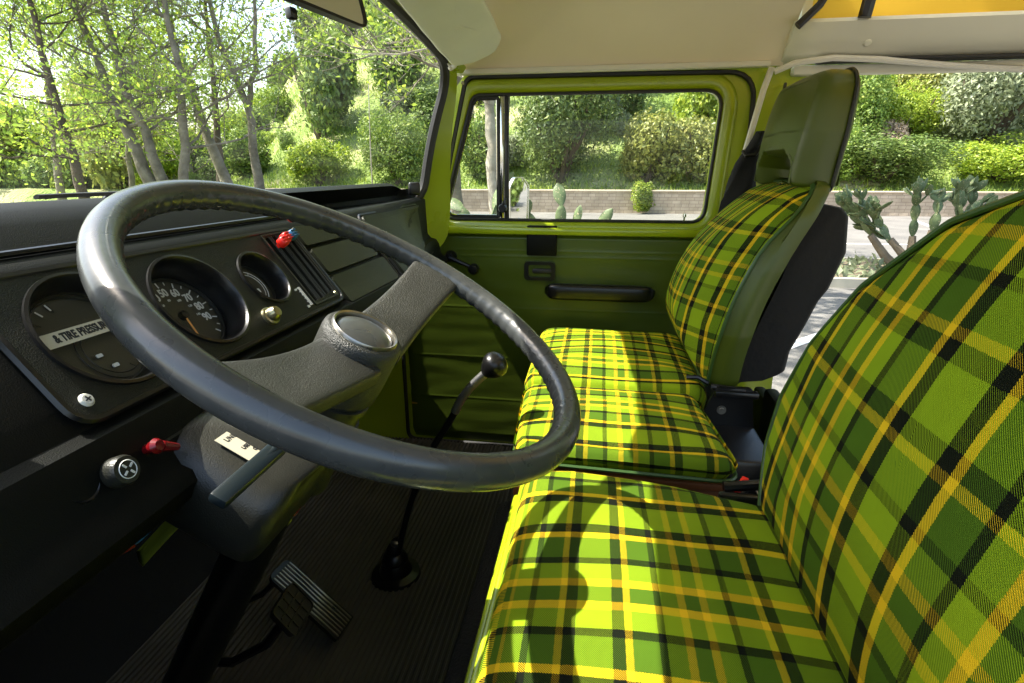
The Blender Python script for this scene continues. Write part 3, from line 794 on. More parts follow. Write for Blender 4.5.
# curved edge of the cab roof panel
# cream inner panel along the pop-top opening
bm = bmesh.new(); prof = [(1.530, 1.700), (1.515, 1.702), (1.490, 1.716), (1.466, 1.740), (1.446, 1.768), (1.450, 1.776), (1.50, 1.772), (1.535, 1.71)]
R = []
for x in (.418, .44, .47, 1.0, 1.7, 2.9):
    k = 0 if x > .43 else .012
    R.append([bm.verts.new((x, y + k, z)) for y, z in prof])
for a, b in zip(R, R[1:]):
    for j in range(len(prof)): bm.faces.new((a[j], a[(j + 1) % 8], b[(j + 1) % 8], b[j]))
bm.faces.new(R[0]); bm.faces.new(R[-1])
pan = vpart('roof_side_panel', bm, M['cream'], ang=50)
bm = bmesh.new(); lathe(bm, [(0, .004), (.006, .0035), (.0085, .001), (.009, -.002)], 20, frame((.585, 1.4765, 1.729), (1, 0, 0), (0, -.62, .83)) )
bmesh.ops.translate(bm, vec=VO, verts=bm.verts)
obj('panel_button', bm, M['cream'], pan)
# canvas sides of the raised pop-top, its lid
bm = bmesh.new()
for y in (1.455, .25):
    bm = bmesh.new(); g = [[bm.verts.new((.45 + 2.3 * i / 40, y + .02 * sin(i * 1.1 + j * .4) * (j % 7) / 6, 1.768 + .65 * j / 8)) for j in range(9)] for i in range(41)]
    for a, b in zip(g, g[1:]):
        for j in range(8): bm.faces.new((a[j], a[j + 1], b[j + 1], b[j]))
    vpart('pop_top_canvas', bm, M['canvas'])
bm = bmesh.new(); box(bm, (1.6, .85, 2.44), (2.5, 1.34, .05), .02)
vpart('pop_top_lid', bm, M['whitebody'])
bm = bmesh.new(); tube(bm, [(.555, 1.440, 1.772), (.57, 1.43, 1.93), (.60, 1.42, 2.1)], .014, 8); tube(bm, [(.42, 1.44, 1.76), (.46, 1.44, 1.80), (.52, 1.435, 1.92)], .009, 8)
vpart('pop_top_hinge', bm, M['black'])
# rail above the side opening, sliding door track
bm = bmesh.new(); box(bm, (1.7, 1.54, 1.684), (2.5, .03, .022), .006); vpart('opening_rail', bm, M['cream'])
bm = bmesh.new(); box(bm, (1.7, 1.515, 1.6995), (2.4, .05, .006), .002); vpart('door_track', bm, M['rubber'])
bm = bmesh.new(); tube(bm, [(.40, 1.50, 1.678), (.44, 1.49, 1.694), (.52, 1.485, 1.702), (.62, 1.49, 1.697), (.78, 1.505, 1.683), (.95, 1.52, 1.672)], .007, 8)
vpart('curtain_rail', bm, M['whitetrim'])
# body side round the passenger door, B pillar
DF = frame((0, 1.57, 0), (1, 0, 0), (0, 0, 1))    # local z points back towards the driver
dout = [(-.592, .60), (.388, .60), (.372, 1.688), (-.366, 1.692), (-.462, 1.30), (-.592, 1.20)]
dholes = rpoly(dout, [.03, .03, .07, .03, .02, .03])
def grow2(pts, g):
    c = V((sum(p[0] for p in pts) / len(pts), sum(p[1] for p in pts) / len(pts))); o = []
    n = len(pts)
    for i in range(n):
        a, p, b = V(pts[i - 1]), V(pts[i]), V(pts[(i + 1) % n]); t = (b - a).normalized(); nn = V((t.y, -t.x))
        o.append(tuple(p + nn * g))
    return o
# body side: fore edge follows the windshield post
bside = [(-.95, .45), (.53, .45), (.500, 1.702), (.30, 1.712), (-.355, 1.716), (-.40, 1.66), (-.50, 1.34), (-.95, 1.30)]
bm = prism(bside, [grow2(dholes, .006)], -.05, .018, DF)
vpart('door_frame', bm, M['paint'], smooth=False)
bm = bmesh.new(); tube(bm, [DF @ V((p[0], p[1], .012)) for p in grow2(dholes, .001)], .0065, 6, closed=True)
vpart('door_seal', bm, M['rubber'])
# pale edging down the B pillar
bm = bmesh.new(); tube(bm, [(.398, 1.52, 1.690), (.384, 1.515, 1.64), (.362, 1.51, 1.52), (.345, 1.505, 1.42), (.33, 1.505, 1.3)], .0075, 8)
vpart('pillar_edging', bm, M['whitetrim'])
bm = bmesh.new(); tube(bm, [(.437, 1.53, 1.655), (.432, 1.515, 1.645), (.428, 1.512, 1.60), (.436, 1.512, 1.575), (.450, 1.515, 1.57)], .004, 8)
vpart('pillar_hook', bm, M['black'])
bm = bmesh.new(); lathe(bm, [(0, .006), (.006, .005), (.0075, 0)], 14, frame((.418, 1.545, 1.69), (1, 0, 0), (0, 0, 1))); vpart('screw', bm, M['chrome'])
bm = bmesh.new(); lathe(bm, [(0, .004), (.004, .003), (.005, 0)], 12, frame((-.37, 1.53, 1.675), (1, 0, 0), (0, 0, 1))); vpart('screw', bm, M['brass'])
# coat hook plate on the windshield post
bm = bmesh.new(); lathe(bm, [(0, .006), (.012, .004), (.016, 0)], 18, frame((-.445, 1.535, 1.425), (.35, 0, 1), (0.9, .4, -.3)) @ Matrix.Diagonal((1.5, .55, 1, 1)))
vpart('post_hook', bm, M['steel'])
# floor: ribbed rubber mat as one corrugated sheet, toe board, bulkheads
bm = bmesh.new(); P = .0115; prof = []
x = -.86
while x < -.13:
    prof += [(x, 0), (x + P * .38, 0), (x + P * .52, .0035), (x + P * .86, .0035)]; x += P
g = [[bm.verts.new((x, y, FLOOR + z + .004 * noise.noise(V((x * 5, y * 5, 0))))) for x, z in prof] for y in [.06 + 1.5 * j / 12 for j in range(13)]]
for a, b in zip(g, g[1:]):
    for j in range(len(prof) - 1): bm.faces.new((a[j], a[j + 1], b[j + 1], b[j]))
vpart('floor_mat', bm, M['floor'], smooth=False)
bm = bmesh.new(); box(bm, (-.2, .82, .572), (1.5, 1.5, .04)); box(bm, (1.9, .82, .562), (2.3, 1.5, .04)); vpart('floor_pan', bm, M['carpet'])
bm = bmesh.new(); tube(bm, [(-.80, .83, .59), (-.84, .83, .60), (-.90, .83, .70), (-.93, .83, 1.0), (-.93, .83, 1.30)], .75, 4, flat=.01, up=(1, 0, 0)); bm.free()
bm = bmesh.new(); pr = [(-.80, .598), (-.84, .62), (-.89, .72), (-.91, 1.0), (-.91, 1.33)]
g = [[bm.verts.new((x, y, z)) for x, z in pr] for y in (.06, 1.57)]
for j in range(4): bm.faces.new((g[0][j], g[0][j + 1], g[1][j + 1], g[1][j]))
vpart('toe_board', bm, M['matte'])
bm = nbox((-.98, .82, 1.0), (.03, 1.55, .66), .01); vpart('front_panel', bm, M['paint'])
bm = nbox((-.62, .045, .95), (.62, .03, .70), .01); vpart('kick_panel', bm, M['matte'])
bm = nbox((.10, .022, .86), (.95, .04, .84), .015); vpart('driver_door_panel', bm, M['matte'])
# seat risers with painted front flange
bm = bmesh.new(); box(bm, (.12, .43, .775), (.44, .60, .35), .01); box(bm, (.13, 1.22, .775), (.42, .60, .35), .01); box(bm, (.15, .80, .70), (.40, .14, .20), .004)
vpart('seat_riser', bm, M['black'])
bm = bmesh.new(); box(bm, (-.1, .42, .945), (.028, .66, .022), .006); box(bm, (-.092, .42, .975), (.012, .66, .05), .004)
vpart('riser_flange', bm, M['paint'])
bm = bmesh.new(); box(bm, (-.135, .76, .80), (.022, .56, .018), .004); box(bm, (-.155, .52, .70), (.05, .9, .2), .02); vpart('riser_step', bm, M['carpet'])
bm = bmesh.new(); box(bm, (.40, .99, .93), (.03, .42, .12), .01, mtx=None); box(bm, (.46, .82, .74), (.03, 1.3, .3), .01)
vpart('partition', bm, M['dashpad'])

# ---------------------------------------------------------------- passenger door
door = thing('passenger_door', 'lime green passenger door with dark green vinyl trim and a framed window, shut', 'door', (-.592, 1.60, .60))
DO = V(door.location)
def dpart(name, bm, m, parent=None, **k):
    bmesh.ops.translate(bm, vec=-DO, verts=bm.verts)
    return obj(name, bm, m, parent or door, **k)
win = rpoly([(-.452, 1.318), (.285, 1.318), (.302, 1.650), (-.352, 1.650)], [.035, .04, .045, .03], 8)
lower = [(-.592, .60), (.388, .60), (.378, 1.285), (-.47, 1.285), (-.592, 1.20)]
dpart('frame', prism(dholes, [win], -.04, .004, DF), M['paint'], smooth=False)
# raised inner frame round the window, bevelled
wo = grow2(win, .040)
bm = bmesh.new(); n = len(win)
rs = []
for gz, d in ((0, -.012), (.003, .008), (.010, .013), (.030, .013), (.038, .009), (.041, .002)):
    rs.append([bm.verts.new(DF @ V((p[0], p[1], d))) for p in grow2(win, gz)])
for a, b in zip(rs, rs[1:]):
    for j in range(n): bm.faces.new((a[j], a[(j + 1) % n], b[(j + 1) % n], b[j]))
dpart('window_frame', bm, M['paint'], ang=70)
# bright painted ledge under the window
bm = nbox((-.04, 1.557, 1.290), (.80, .034, .022), .007); dpart('sill', bm, M['paint'])
# vinyl trim panel with pressed horizontal beads
prof = []; z = 1.278; beads = (1.232, 1.215, 1.06, .90, .76)
zz = [.61 + (1.276 - .61) * i / 330 for i in range(331)]
def depth(z):
    d = .006 + .006 * sstep(.61, .64, z) - .006 * sstep(1.268, 1.276, z)
    for b_ in beads: d += .0005 * math.exp(-((z - b_) / .0032) ** 2)
    return d
nx = 60; g = []
bm = bmesh.new()
for i in range(nx + 1):
    col = []
    for z in zz:
        x0 = -.586 if z < 1.19 else -.586 + (z - 1.19) / .09 * .118
        x = x0 + (.378 - x0) * i / nx
        edge = min(1, min(i, nx - i) / 1.5)
        d = depth(z) * edge + .0009 * noise.noise(V((x * 7, z * 30, 0))) + .0013 * noise.noise(V((x * 3, z * 5, 4)))
        col.append(bm.verts.new(DF @ V((x, z, d))))
    g.append(col)
for a, b in zip(g, g[1:]):
    for j in range(330): bm.faces.new((a[j], a[j + 1], b[j + 1], b[j]))
trim = dpart('trim_panel', bm, M['doorvinyl'], ang=80)
bm = nbox((-.1, 1.561, .728), (.95, .004, .004)); dpart('trim_strip', bm, M['yellow'], trim)
bpy.data.objects['trim_strip'].parent = trim
# seals, glass, divider
bm = bmesh.new(); tube(bm, [DF @ V((p[0], p[1], .006)) for p in grow2(win, -.001)], .0048, 6, closed=True); dpart('window_seal', bm, M['rubber'])
bm = prism(win, [], -.016, -.013, DF); dpart('window_glass', bm, M['glass'], smooth=False)
bm = bmesh.new(); box(bm, (-.272, 1.570, 1.484), (.010, .012, .328), .003); dv = dpart('window_divider', bm, M['chrome'])
bm = bmesh.new(); box(bm, (-.259, 1.571, 1.484), (.012, .014, .328), .003); dpart('divider_seal', bm, M['rubber'])
vent = rpoly([(-.443, 1.326), (-.281, 1.326), (-.281, 1.642), (-.348, 1.642)], [.03, .006, .006, .03], 6)
bm = bmesh.new(); tube(bm, [DF @ V((p[0], p[1], .001)) for p in vent], .0042, 6, closed=True); dpart('vent_seal', bm, M['rubber'])
bm = bmesh.new(); tube(bm, [DF @ V((p[0], p[1], .003)) for p in grow2(vent, -.0055)], .0018, 5, closed=True); dpart('vent_frame', bm, M['chrome'])
bm = bmesh.new(); lathe(bm, [(0, .02), (.010, .02), (.0125, .016), (.0125, .004), (.007, 0), (.007, -.006)], 20, DF @ TR(-.268, 1.352, .008)); box(bm, (-.262, 1.56, 1.362), (.008, .012, .035), .003)
dpart('vent_latch', bm, M['black'])
bm = bmesh.new(); lathe(bm, [(0, .02), (.0045, .019), (.005, .012), (.0025, .010), (.0025, 0)], 12, TR(.232, 1.555, 1.322)); dpart('lock_pin', bm, M['chrome'])
# pad, latch handle, pull, window crank
bm = nbox((-.155, 1.551, 1.263), (.086, .014, .085), .004); dpart('pad', bm, M['dashpad'])
bm = prism(rpoly([(-.205, 1.148), (-.115, 1.148), (-.115, 1.202), (-.205, 1.202)], .012), [rpoly([(-.193, 1.157), (-.127, 1.157), (-.127, 1.193), (-.193, 1.193)], .008)], .008, .020, DF)
bm = prism(rpoly([(-.203, 1.150), (-.117, 1.150), (-.117, 1.200), (-.203, 1.200)], .010), [], .009, .0115, DF, bm); lt = dpart('latch_bezel', bm, M['black']); bm = nbox((-.152, 1.556, 1.175), (.060, .012, .014), .004); dpart('latch_lever', bm, M['rubber'], lt)
bm = bmesh.new(); pts = [(-.140 + .305 * i / 24, 0, 0) for i in range(25)]
def ell(t): return max(.15, min(1, (1 - abs(2 * t - 1) ** 14)))
rings = []
for i in range(25):
    t = i / 24; x = -.142 + .310 * t; k = ell(t) ** .5
    rings.append([bm.verts.new((x, 1.545 - .034 * k * (.5 + .5 * abs(cos(a)) ** .5 * (1 if cos(a) > 0 else -1)), 1.122 + .023 * k * abs(sin(a)) ** .55 * (1 if sin(a) > 0 else -1))) for a in [2 * pi * j / 16 for j in range(16)]])
for a, b in zip(rings, rings[1:]):
    for j in range(16): bm.faces.new((a[j], a[(j + 1) % 16], b[(j + 1) % 16], b[j]))
bm.faces.new(rings[0]); bm.faces.new(rings[-1]); dpart('pull_handle', bm, M['black'], ang=60)
bm = bmesh.new(); lathe(bm, [(0, .03), (.012, .028), (.016, .02), (.018, 0)], 20, DF @ TR(-.425, 1.212, .008)); tube(bm, [(-.425, 1.535, 1.212), (-.385, 1.53, 1.196), (-.350, 1.532, 1.182)], [.008, .006, .006], 8)
lathe(bm, [(0, .040), (.012, .038), (.016, .030), (.016, .018), (.010, .010), (.005, .0)], 20, DF @ TR(-.348, 1.182, .03))
dpart('window_crank', bm, M['black'])

# ---------------------------------------------------------------- dashboard
dash = thing('dashboard', 'black padded dashboard with round gauges running the width of the cab', 'dashboard', (-.55, .85, 1.2))
AO = V(dash.location)
def apart(name, bm, m, parent=None, **k):
    bmesh.ops.translate(bm, vec=-AO, verts=bm.verts)
    return obj(name, bm, m, parent or dash, **k)
def dbend(y, z=1.3): return -.105 * sstep(.98, 1.48, y) * (1 - .72 * sstep(1.31, 1.39, z))
def dprof(y):
    xb = WS(y, 0).x; bd = dbend(y)
    f = sstep(1.30, 1.50, y); k = .02 * f
    rec = sstep(.74, .84, y) * (1 - sstep(1.36, 1.44, y))     # open tray under the pad on the passenger side
    zt = 1.424 - .03 * f
    return [(px + (dbend(y, pz) * (1 - sstep(.44, .53, -px)) if pz > 1.17 else bd * .4), pz) for px, pz in [(-.318, 1.196), (-.313, 1.210), (-.318, 1.218), (-.327, 1.222), (-.334, 1.231), (-.338, 1.255), (-.346, 1.268), (-.358, 1.272), (-.366, 1.285 - .0),
            (-.436, 1.378), (-.446 - .0 * rec, 1.384), (-.455 - .055 * rec, 1.386 - .004 * rec), (-.462 - .055 * rec, 1.392), (-.476 - .025 * rec, 1.408), (-.492, zt - .006), (-.510, zt), (-.54, zt - .001),
            (xb * .5 - .27, zt - .008), (xb - .005 if xb < -.56 else min(-.545, xb), 1.395 - .02 * f), (xb - .03 if xb < -.56 else min(-.57, xb - .03), 1.352), (-.80, 1.30), (-.80, 1.16), (-.42, 1.15), (-.33, 1.185)]]
ys = [.08] + [.10 + 1.40 * i / 70 for i in range(71)] + [1.515]
bm = bmesh.new(); R = []
for y in ys:
    q = dprof(y); e = .008 if y in (ys[0], ys[-1]) else 0
    R.append([bm.verts.new((px + (e if px < -.5 else -e), y, pz - e * (pz > 1.3))) for px, pz in q])
for a, b in zip(R, R[1:]):
    for j in range(len(a)): bm.faces.new((a[j], a[(j + 1) % len(a)], b[(j + 1) % len(a)], b[j]))
bm.faces.new(R[0][::-1]); bm.faces.new(R[-1])
# holes for the gauges are cut with a boolean below
body = apart('dash_body', bm, M['dashpad'], ang=35)
NR = V((.8, 0, .6)); PB = V((-.6, 0, .8)); PO = V((-.396, 0, 1.324))
PF = frame(PO, (0, 1, 0), PB)      # local x = across, local y = up the panel, local z = out of the panel
G = [(.366, .002, .0505), (.478, .000, .0500), (.589, .002, .0335)]
circ = lambda cx, cy, r, n=48: [(cx + r * cos(2 * pi * i / n), cy + r * sin(2 * pi * i / n)) for i in range(n)]
# cutter: one body per gauge + the slider slots
cb = bmesh.new()
for x, y, r in G: lathe(cb, [(0, -.06), (r + .001, -.06), (r + .001, .05), (0, .05)], 48, PF @ TR(x, y, 0))
SL = [(.648, -.049, .052), (.664, -.049, .052), (.681, -.047, .052), (.695, -.045, .052)]
bmesh.ops.recalc_face_normals(cb, faces=cb.faces)
cme = bpy.data.meshes.new('cut'); bmesh.ops.translate(cb, vec=-AO, verts=cb.verts); cb.to_mesh(cme); cb.free()
co = bpy.data.objects.new('cut', cme); COL.objects.link(co); co.parent = dash
bo = body.modifiers.new('b', 'BOOLEAN'); bo.object = co; bo.operation = 'DIFFERENCE'; bo.solver = 'EXACT'
bpy.context.view_layer.update()
dg = bpy.context.evaluated_depsgraph_get(); nm = bpy.data.meshes.new_from_object(body.evaluated_get(dg)); body.modifiers.clear(); body.data = nm
bpy.data.objects.remove(co)
# instrument panel
po = rpoly([(.298, -.060), (.712, -.060), (.708, .057), (.298, .060)], [.018, .014, .008, .008], 6)
slots = [rpoly([(x - .0042, a), (x + .0042, a), (x + .0042, b), (x - .0042, b)], .002, 2) for x, a, b in SL]
panel = apart('instrument_panel', prism(po, [circ(*g) for g in G] + slots, -.002, .006, PF), M['dash'], ang=30)
bm = bmesh.new(); tube(bm, [PF @ V((p[0], p[1], .004)) for p in grow2(po, .002)], .0035, 6, closed=True); apart('panel_bead', bm, M['black'], panel)
bm = prism(rpoly([(.640, -.053), (.703, -.053), (.703, .055), (.640, .055)], .002), [], -.012, -.009, PF); apart('slot_backing', bm, M['rubber'], panel)
bm = prism(rpoly([(.6385, -.0545), (.7045, -.0545), (.7045, .0560), (.6385, .0560)], .003, 3), [rpoly([(.6405, -.0525), (.7025, -.0525), (.7025, .0540), (.6405, .0540)], .002, 3)], .006, .0078, PF)
apart('slider_border', bm, M['shroud'], panel)
for x, a, b in SL:
    bm = bmesh.new()
    for s in (-1, 1): tube(bm, [PF @ V((x + s * .0055, a, .0065)), PF @ V((x + s * .0055, b, .0065))], .0007, 5)
    apart('slider_rail', bm, M['shroud'], panel)
for (sx, sy), mm in (((.656, .036), 'red'), ((.668, .041), 'red'), ((.686, .043), 'blue')):
    bm = bmesh.new(); box(bm, (sx, sy, .005), (.003, .005, .022)); box(bm, (sx, sy, .017), (.012, .013, .013), .004, 3)
    for k in range(3): box(bm, (sx, sy - .004 + k * .004, .0235), (.011, .0012, .002), .0004, 1)
    bmesh.ops.transform(bm, matrix=PF, verts=bm.verts); apart('slider_knob', bm, M[mm], dash)
# printed scale
bm = bmesh.new(); box(bm, (.631, -.038, .0065), (.0014, .028, .001)); box(bm, (.634, -.038, .0065), (.0007, .028, .001))
for k in range(6): box(bm, (.6295, -.051 + k * .0052, .0065), (.003, .0008, .001))
box(bm, (.624, -.052, .0065), (.004, .003, .001)); box(bm, (.624, -.026, .0065), (.004, .0025, .001))
bmesh.ops.transform(bm, matrix=PF, verts=bm.verts); apart('scale_print', bm, M['white'], panel, smooth=False)
# gauges
def gauge(x, y, r, dep):
    q = PF @ TR(x, y, 0); rec = bmesh.new()
    lathe(rec, [(r + .0035, .006), (r + .003, .0085), (r + .0005, .009), (r - .0015, .006), (r - .003, -.01), (r * .90, -dep), (r * .86, -dep - .001)], 56, q)
    g = apart('gauge', rec, M['black'], dash, ang=50)
    bm = bmesh.new(); lathe(bm, [(0, -dep - .003), (r * .9, -dep - .003)], 48, q); apart('dial', bm, M['dial'] if dep > .03 else M['dialolive'], g, smooth=False)
    bm = bmesh.new(); lathe(bm, [(r * .84, -dep - .001), (r * .86, -dep + .002), (r * .90, -dep + .001)], 48, q); apart('dial_ring', bm, M['shroud'], g)
    return g, q @ TR(0, 0, -dep - .0026)
sg, sq = gauge(*G[1], .023)
items = []; R0 = .044
for v in (10, 20, 30, 40, 50, 60, 70, 80, 90):
    a = radians(225 - 2.7 * v); items.append((str(v), .0122, sq @ TR(cos(a) * .0290, sin(a) * .0290, .0004) @ Matrix.Diagonal((.85, 1, 1, 1)), .0003))
for k, v in enumerate((20, 40, 60, 80, 100, 120, 140)):
    a = radians(225 - 2.7 * v / 1.609); items.append((str(v), .0036, sq @ TR(cos(a) * .020, sin(a) * .020, .0004), 0))
o = join_text(items, 'numerals', M['white'], sg); o.location = -AO
bm = bmesh.new()
for i in range(21):
    a = radians(225 - 2.7 * 5 * i); ln = .0060 if i % 2 == 0 else .0035
    box(bm, (0, 0, 0), (ln, .0009 if i % 2 else .0013, .0004), mtx=sq @ RZ(math.degrees(a)) @ TR(.0415 - ln / 2, 0, .0004))
apart('tick_marks', bm, M['white'], sg, smooth=False)
bm = bmesh.new(); box(bm, (0, 0, 0), (.034, .0018, .0008), mtx=sq @ RZ(262) @ TR(.013, 0, .003)); apart('needle', bm, M['orange'], sg, smooth=False)
bm = bmesh.new(); lathe(bm, [(0, .006), (.004, .005), (.005, 0)], 20, sq); apart('hub_cap', bm, M['dial'], sg)
bm = bmesh.new(); lathe(bm, [(0, .010), (G[1][2] * .88, .010)], 40, sq); apart('gauge_glass', bm, M['lens'], sg, smooth=False)
# left gauge: olive faced, label tape across it
lg, lq = gauge(*G[0], .014)
bm = bmesh.new(); box(bm, (0, 0, 0), (.096, .0125, .0006), mtx=lq @ TR(-.004, .006, .012) @ RZ(0)); tape = apart('label_tape', bm, M['sticker'], lg, smooth=False)
o = join_text([('& TIRE PRESSURE / OIL', .0098, lq @ TR(.000, .006, .0126) @ Matrix.Diagonal((.66, 1, 1, 1)), .0003)], 'tape_print', M['ink'], tape); o.location = -AO
bm = bmesh.new(); lathe(bm, [(.027, 0), (.028, .0006), (.0285, 0)], 40, lq @ TR(.012, -.012, .001)); lathe(bm, [(.0225, 0), (.0230, .0006), (.0235, 0)], 40, lq @ TR(.012, -.012, .001))
for a in (100, 135, 20, -20, -60): box(bm, (0, 0, 0), (.006, .0010, .0004), mtx=lq @ RZ(a) @ TR(.036, 0, .001))
for sx, sy in ((-.004, -.014), (.003, -.026)): box(bm, (sx, sy, .001), (.006, .0035, .0004), mtx=lq); box(bm, (sx + .004, sy, .001), (.002, .0015, .0004), mtx=lq)
bm.normal_update(); apart('dial_marks', bm, M['shroud'], lg, smooth=False)
bm = bmesh.new()
for sx, sy in ((-.002, -.014), (.004, -.026)): box(bm, (sx, sy, .0016), (.0055, .0032, .0003), .0006, 1, mtx=lq)
for a in (102, 118): box(bm, (0, 0, 0), (.006, .0012, .0004), mtx=lq @ RZ(a) @ TR(.038, 0, .0013))
apart('warning_symbols', bm, M['white'], lg, smooth=False)
bm = bmesh.new(); lathe(bm, [(0, .0105), (G[0][2] * .93, .0105)], 40, lq); apart('gauge_glass', bm, M['lens'], lg, smooth=False)
# fuel gauge
fg, fq = gauge(*G[2], .0145)
bm = bmesh.new(); lathe(bm, [(.0225, 0), (.0230, .0006), (.0240, 0)], 40, fq); lathe(bm, [(.0185, 0), (.0190, .0006), (.0196, 0)], 40, fq); box(bm, (-.014, .008, .0005), (.006, .005, .0004), .001, 1, mtx=fq); box(bm, (.004, -.006, .0006), (.008, .006, .0004), .001, 1, mtx=fq)
for a in (150, 165, 180, 195, 210, 120, 90, 60): box(bm, (0, 0, 0), (.0035, .0009, .0004), mtx=fq @ RZ(a) @ TR(.0215, 0, .0006))
apart('dial_marks', bm, M['white'], fg, smooth=False)
bm = bmesh.new(); box(bm, (0, 0, 0), (.016, .0012, .0006), mtx=fq @ RZ(130) @ TR(.009, 0, .002)); apart('needle', bm, M['orange'], fg, smooth=False)
# warning knob + corner screw
bm = bmesh.new(); lathe(bm, [(0, .014), (.006, .013), (.0085, .008), (.0088, .004), (.011, .003), (.0115, 0)], 24, PF @ TR(.547, -.044, .006)); apart('panel_knob', bm, M['brass'], dash)
for sx, sy in ((.312, -.046), (.700, -.050)):
    bm = bmesh.new(); lathe(bm, [(0, .0022), (.004, .002), (.0055, 0)], 20, PF @ TR(sx, sy, .006)) if sx < .5 else lathe(bm, [(0, .002), (.0022, .0018), (.003, 0)], 14, PF @ TR(sx, sy, .006))
    sc_ = apart('panel_screw', bm, M['whitetrim'] if sx < .5 else M['brass'], dash)
    bm = bmesh.new(); k = 1 if sx < .5 else .5
    for a in (20, 110): box(bm, (0, 0, 0), (.005 * k, .0010 * k, .0006), mtx=PF @ TR(sx, sy, .0083) @ RZ(a))
    apart('screw_slot', bm, M['ink'], sc_, smooth=False)
# passenger side lids
def lid(name, pts, z0, z1, r, m, bev=.003):
    bm = prism(rpoly(pts, r, 5), [], z0, z1, PF); es = [e for e in bm.edges if len(e.link_faces) == 2 and e.calc_face_angle(0) > .9]
    try: bmesh.ops.bevel(bm, geom=es, offset=bev, segments=2, affect='EDGES')
    except Exception: pass
    bmesh.ops.subdivide_edges(bm, edges=[e for e in bm.edges if abs(e.verts[0].co.y - e.verts[1].co.y) > .03], cuts=8)
    for q_ in bm.verts: q_.co.x += dbend(q_.co.y, q_.co.z)
    return apart(name, bm, m, dash, ang=50)
lid('upper_vent_lid', [(.722, .028), (.905, .028), (.900, .060), (.722, .060)], -.002, .006, .004, M['olive'])
lid('ashtray_lid', [(.722, -.020), (.905, -.020), (.905, .021), (.722, .021)], -.002, .007, .005, M['olive'])
lid('radio_cover', [(.722, -.072), (.918, -.072), (.918, -.026), (.722, -.026)], -.004, .006, .006, M['olive'])
gl = lid('glove_box_lid', [(.945, -.078), (1.35, -.066), (1.38, .050), (.945, .056)], -.004, .009, .012, M['olive'])
bm = bmesh.new(); tube(bm, [PF @ V((p[0], p[1], .003)) + V((dbend(p[0], (PF @ V((p[0], p[1], 0))).z), 0, 0)) for p in grow2(rpoly([(.945, -.078), (1.35, -.066), (1.38, .050), (.945, .056)], .012, 5), .005)], .0028, 6, closed=True); apart('lid_bead', bm, M['black'], gl)
# trim grooves beside the lids
bm = bmesh.new(); tube(bm, [PF @ V((.925, .056, .004)), PF @ V((.925, -.03, .004)), PF @ V((.928, -.075, .002))], .003, 6); apart('seam_bead', bm, M['black'], dash)
bm = bmesh.new(); tube(bm, [(-.452, .10, 1.389), (-.452, .75, 1.389)], .003, 6); apart('top_bead', bm, M['black'], dash)
# grooved lower rail
bm = bmesh.new()
for k in range(3): tube(bm, [(-.337 - .003 * k + dbend(y_), y_, 1.243 + .008 * k) for y_ in [.34 + .04 * i for i in range(28)]], .0018, 5)
apart('lower_rail', bm, M['shroud'], dash)
# pull knobs below the panel
KF = frame((-.336, .294, 1.243), (0, 1, 0), (-.35, 0, .94))
bm = bmesh.new(); lathe(bm, [(0, .014), (.005, .0145), (.0098, .0135), (.0112, .011), (.0112, .002), (.009, 0), (.007, -.006)], 28, KF); kn = apart('switch_knob', bm, M['shroud'], dash)
bm = bmesh.new()
for a in range(4): box(bm, (0, 0, 0), (.0035, .0014, .0006), mtx=KF @ TR(0, 0, .0148) @ RZ(90 * a + 30) @ TR(.0036, 0, 0))
lathe(bm, [(.0062, 0), (.0066, .0005), (.0070, 0)], 24, KF @ TR(0, 0, .0142)); apart('knob_symbol', bm, M['white'], kn, smooth=False)
bm = bmesh.new(); lathe(bm, [(.009, .008), (.0115, .010), (.0125, .008), (.0125, -.002)], 24, KF @ TR(-.022, .004, -.010)); apart('lighter_socket', bm, M['black'], dash)
KR = frame((-.333, .325, 1.247), (0, 1, 0), (-.35, 0, .94))
bm = bmesh.new(); lathe(bm, [(0, .011), (.004, .0105), (.0062, .007), (.0045, .002), (.0038, 0), (.0038, -.004)], 20, KR); tube(bm, [KR @ V((.004, -.002, .006)), KR @ V((.018, -.010, .004))], [.0045, .003], 8); apart('hazard_knob', bm, M['darkred'], dash)
# wiring below the dash
bm = bmesh.new(); tube(bm, [(-.345, .24, 1.19), (-.335, .262, 1.188), (-.33, .29, 1.186)], .0028, 6); tube(bm, [(-.33, .33, 1.19), (-.325, .35, 1.192), (-.325, .37, 1.186)], .0022, 6); tube(bm, [(-.345, .30, 1.185), (-.34, .31, 1.18), (-.35, .325, 1.19)], .002, 6)
apart('red_wire', bm, M['darkred'], dash)
bm = bmesh.new(); tube(bm, [(-.335, .275, 1.187), (-.33, .295, 1.186), (-.335, .31, 1.183)], .002, 6); apart('blue_wire', bm, M['blue'], dash)
bm = bmesh.new(); tube(bm, [(-.41, .40, 1.16), (-.39, .43, 1.10), (-.37, .47, 1.075), (-.35, .52, 1.09)], .0013, 6); apart('grey_wire', bm, M['steel'], dash)
# drooping yellow green tag under the dash
bm = bmesh.new(); g = []
for i in range(9):
    t = i / 8; row = []
    for j in range(6):
        s = j / 5 - .5; wd = .030 * (sin(pi * min(1, .12 + t * .85)) ** .5)
        row.append(bm.verts.new((-.405 - .055 * t + .004 * sin(s * 9), .455 - .045 * t + s * wd, 1.128 - .062 * t + .006 * cos(s * 7) + s * .012)))
    g.append(row)
for a, b in zip(g, g[1:]):
    for j in range(5): bm.faces.new((a[j], a[j + 1], b[j + 1], b[j]))
o = apart('yellow_flap', bm, M['tag'], dash); sm = o.modifiers.new('s', 'SOLIDIFY'); sm.thickness = .0015
bm = nbox((-.335, .475, 1.078), (.012, .022, .02), .004); apart('connector', bm, M['tag'], dash)

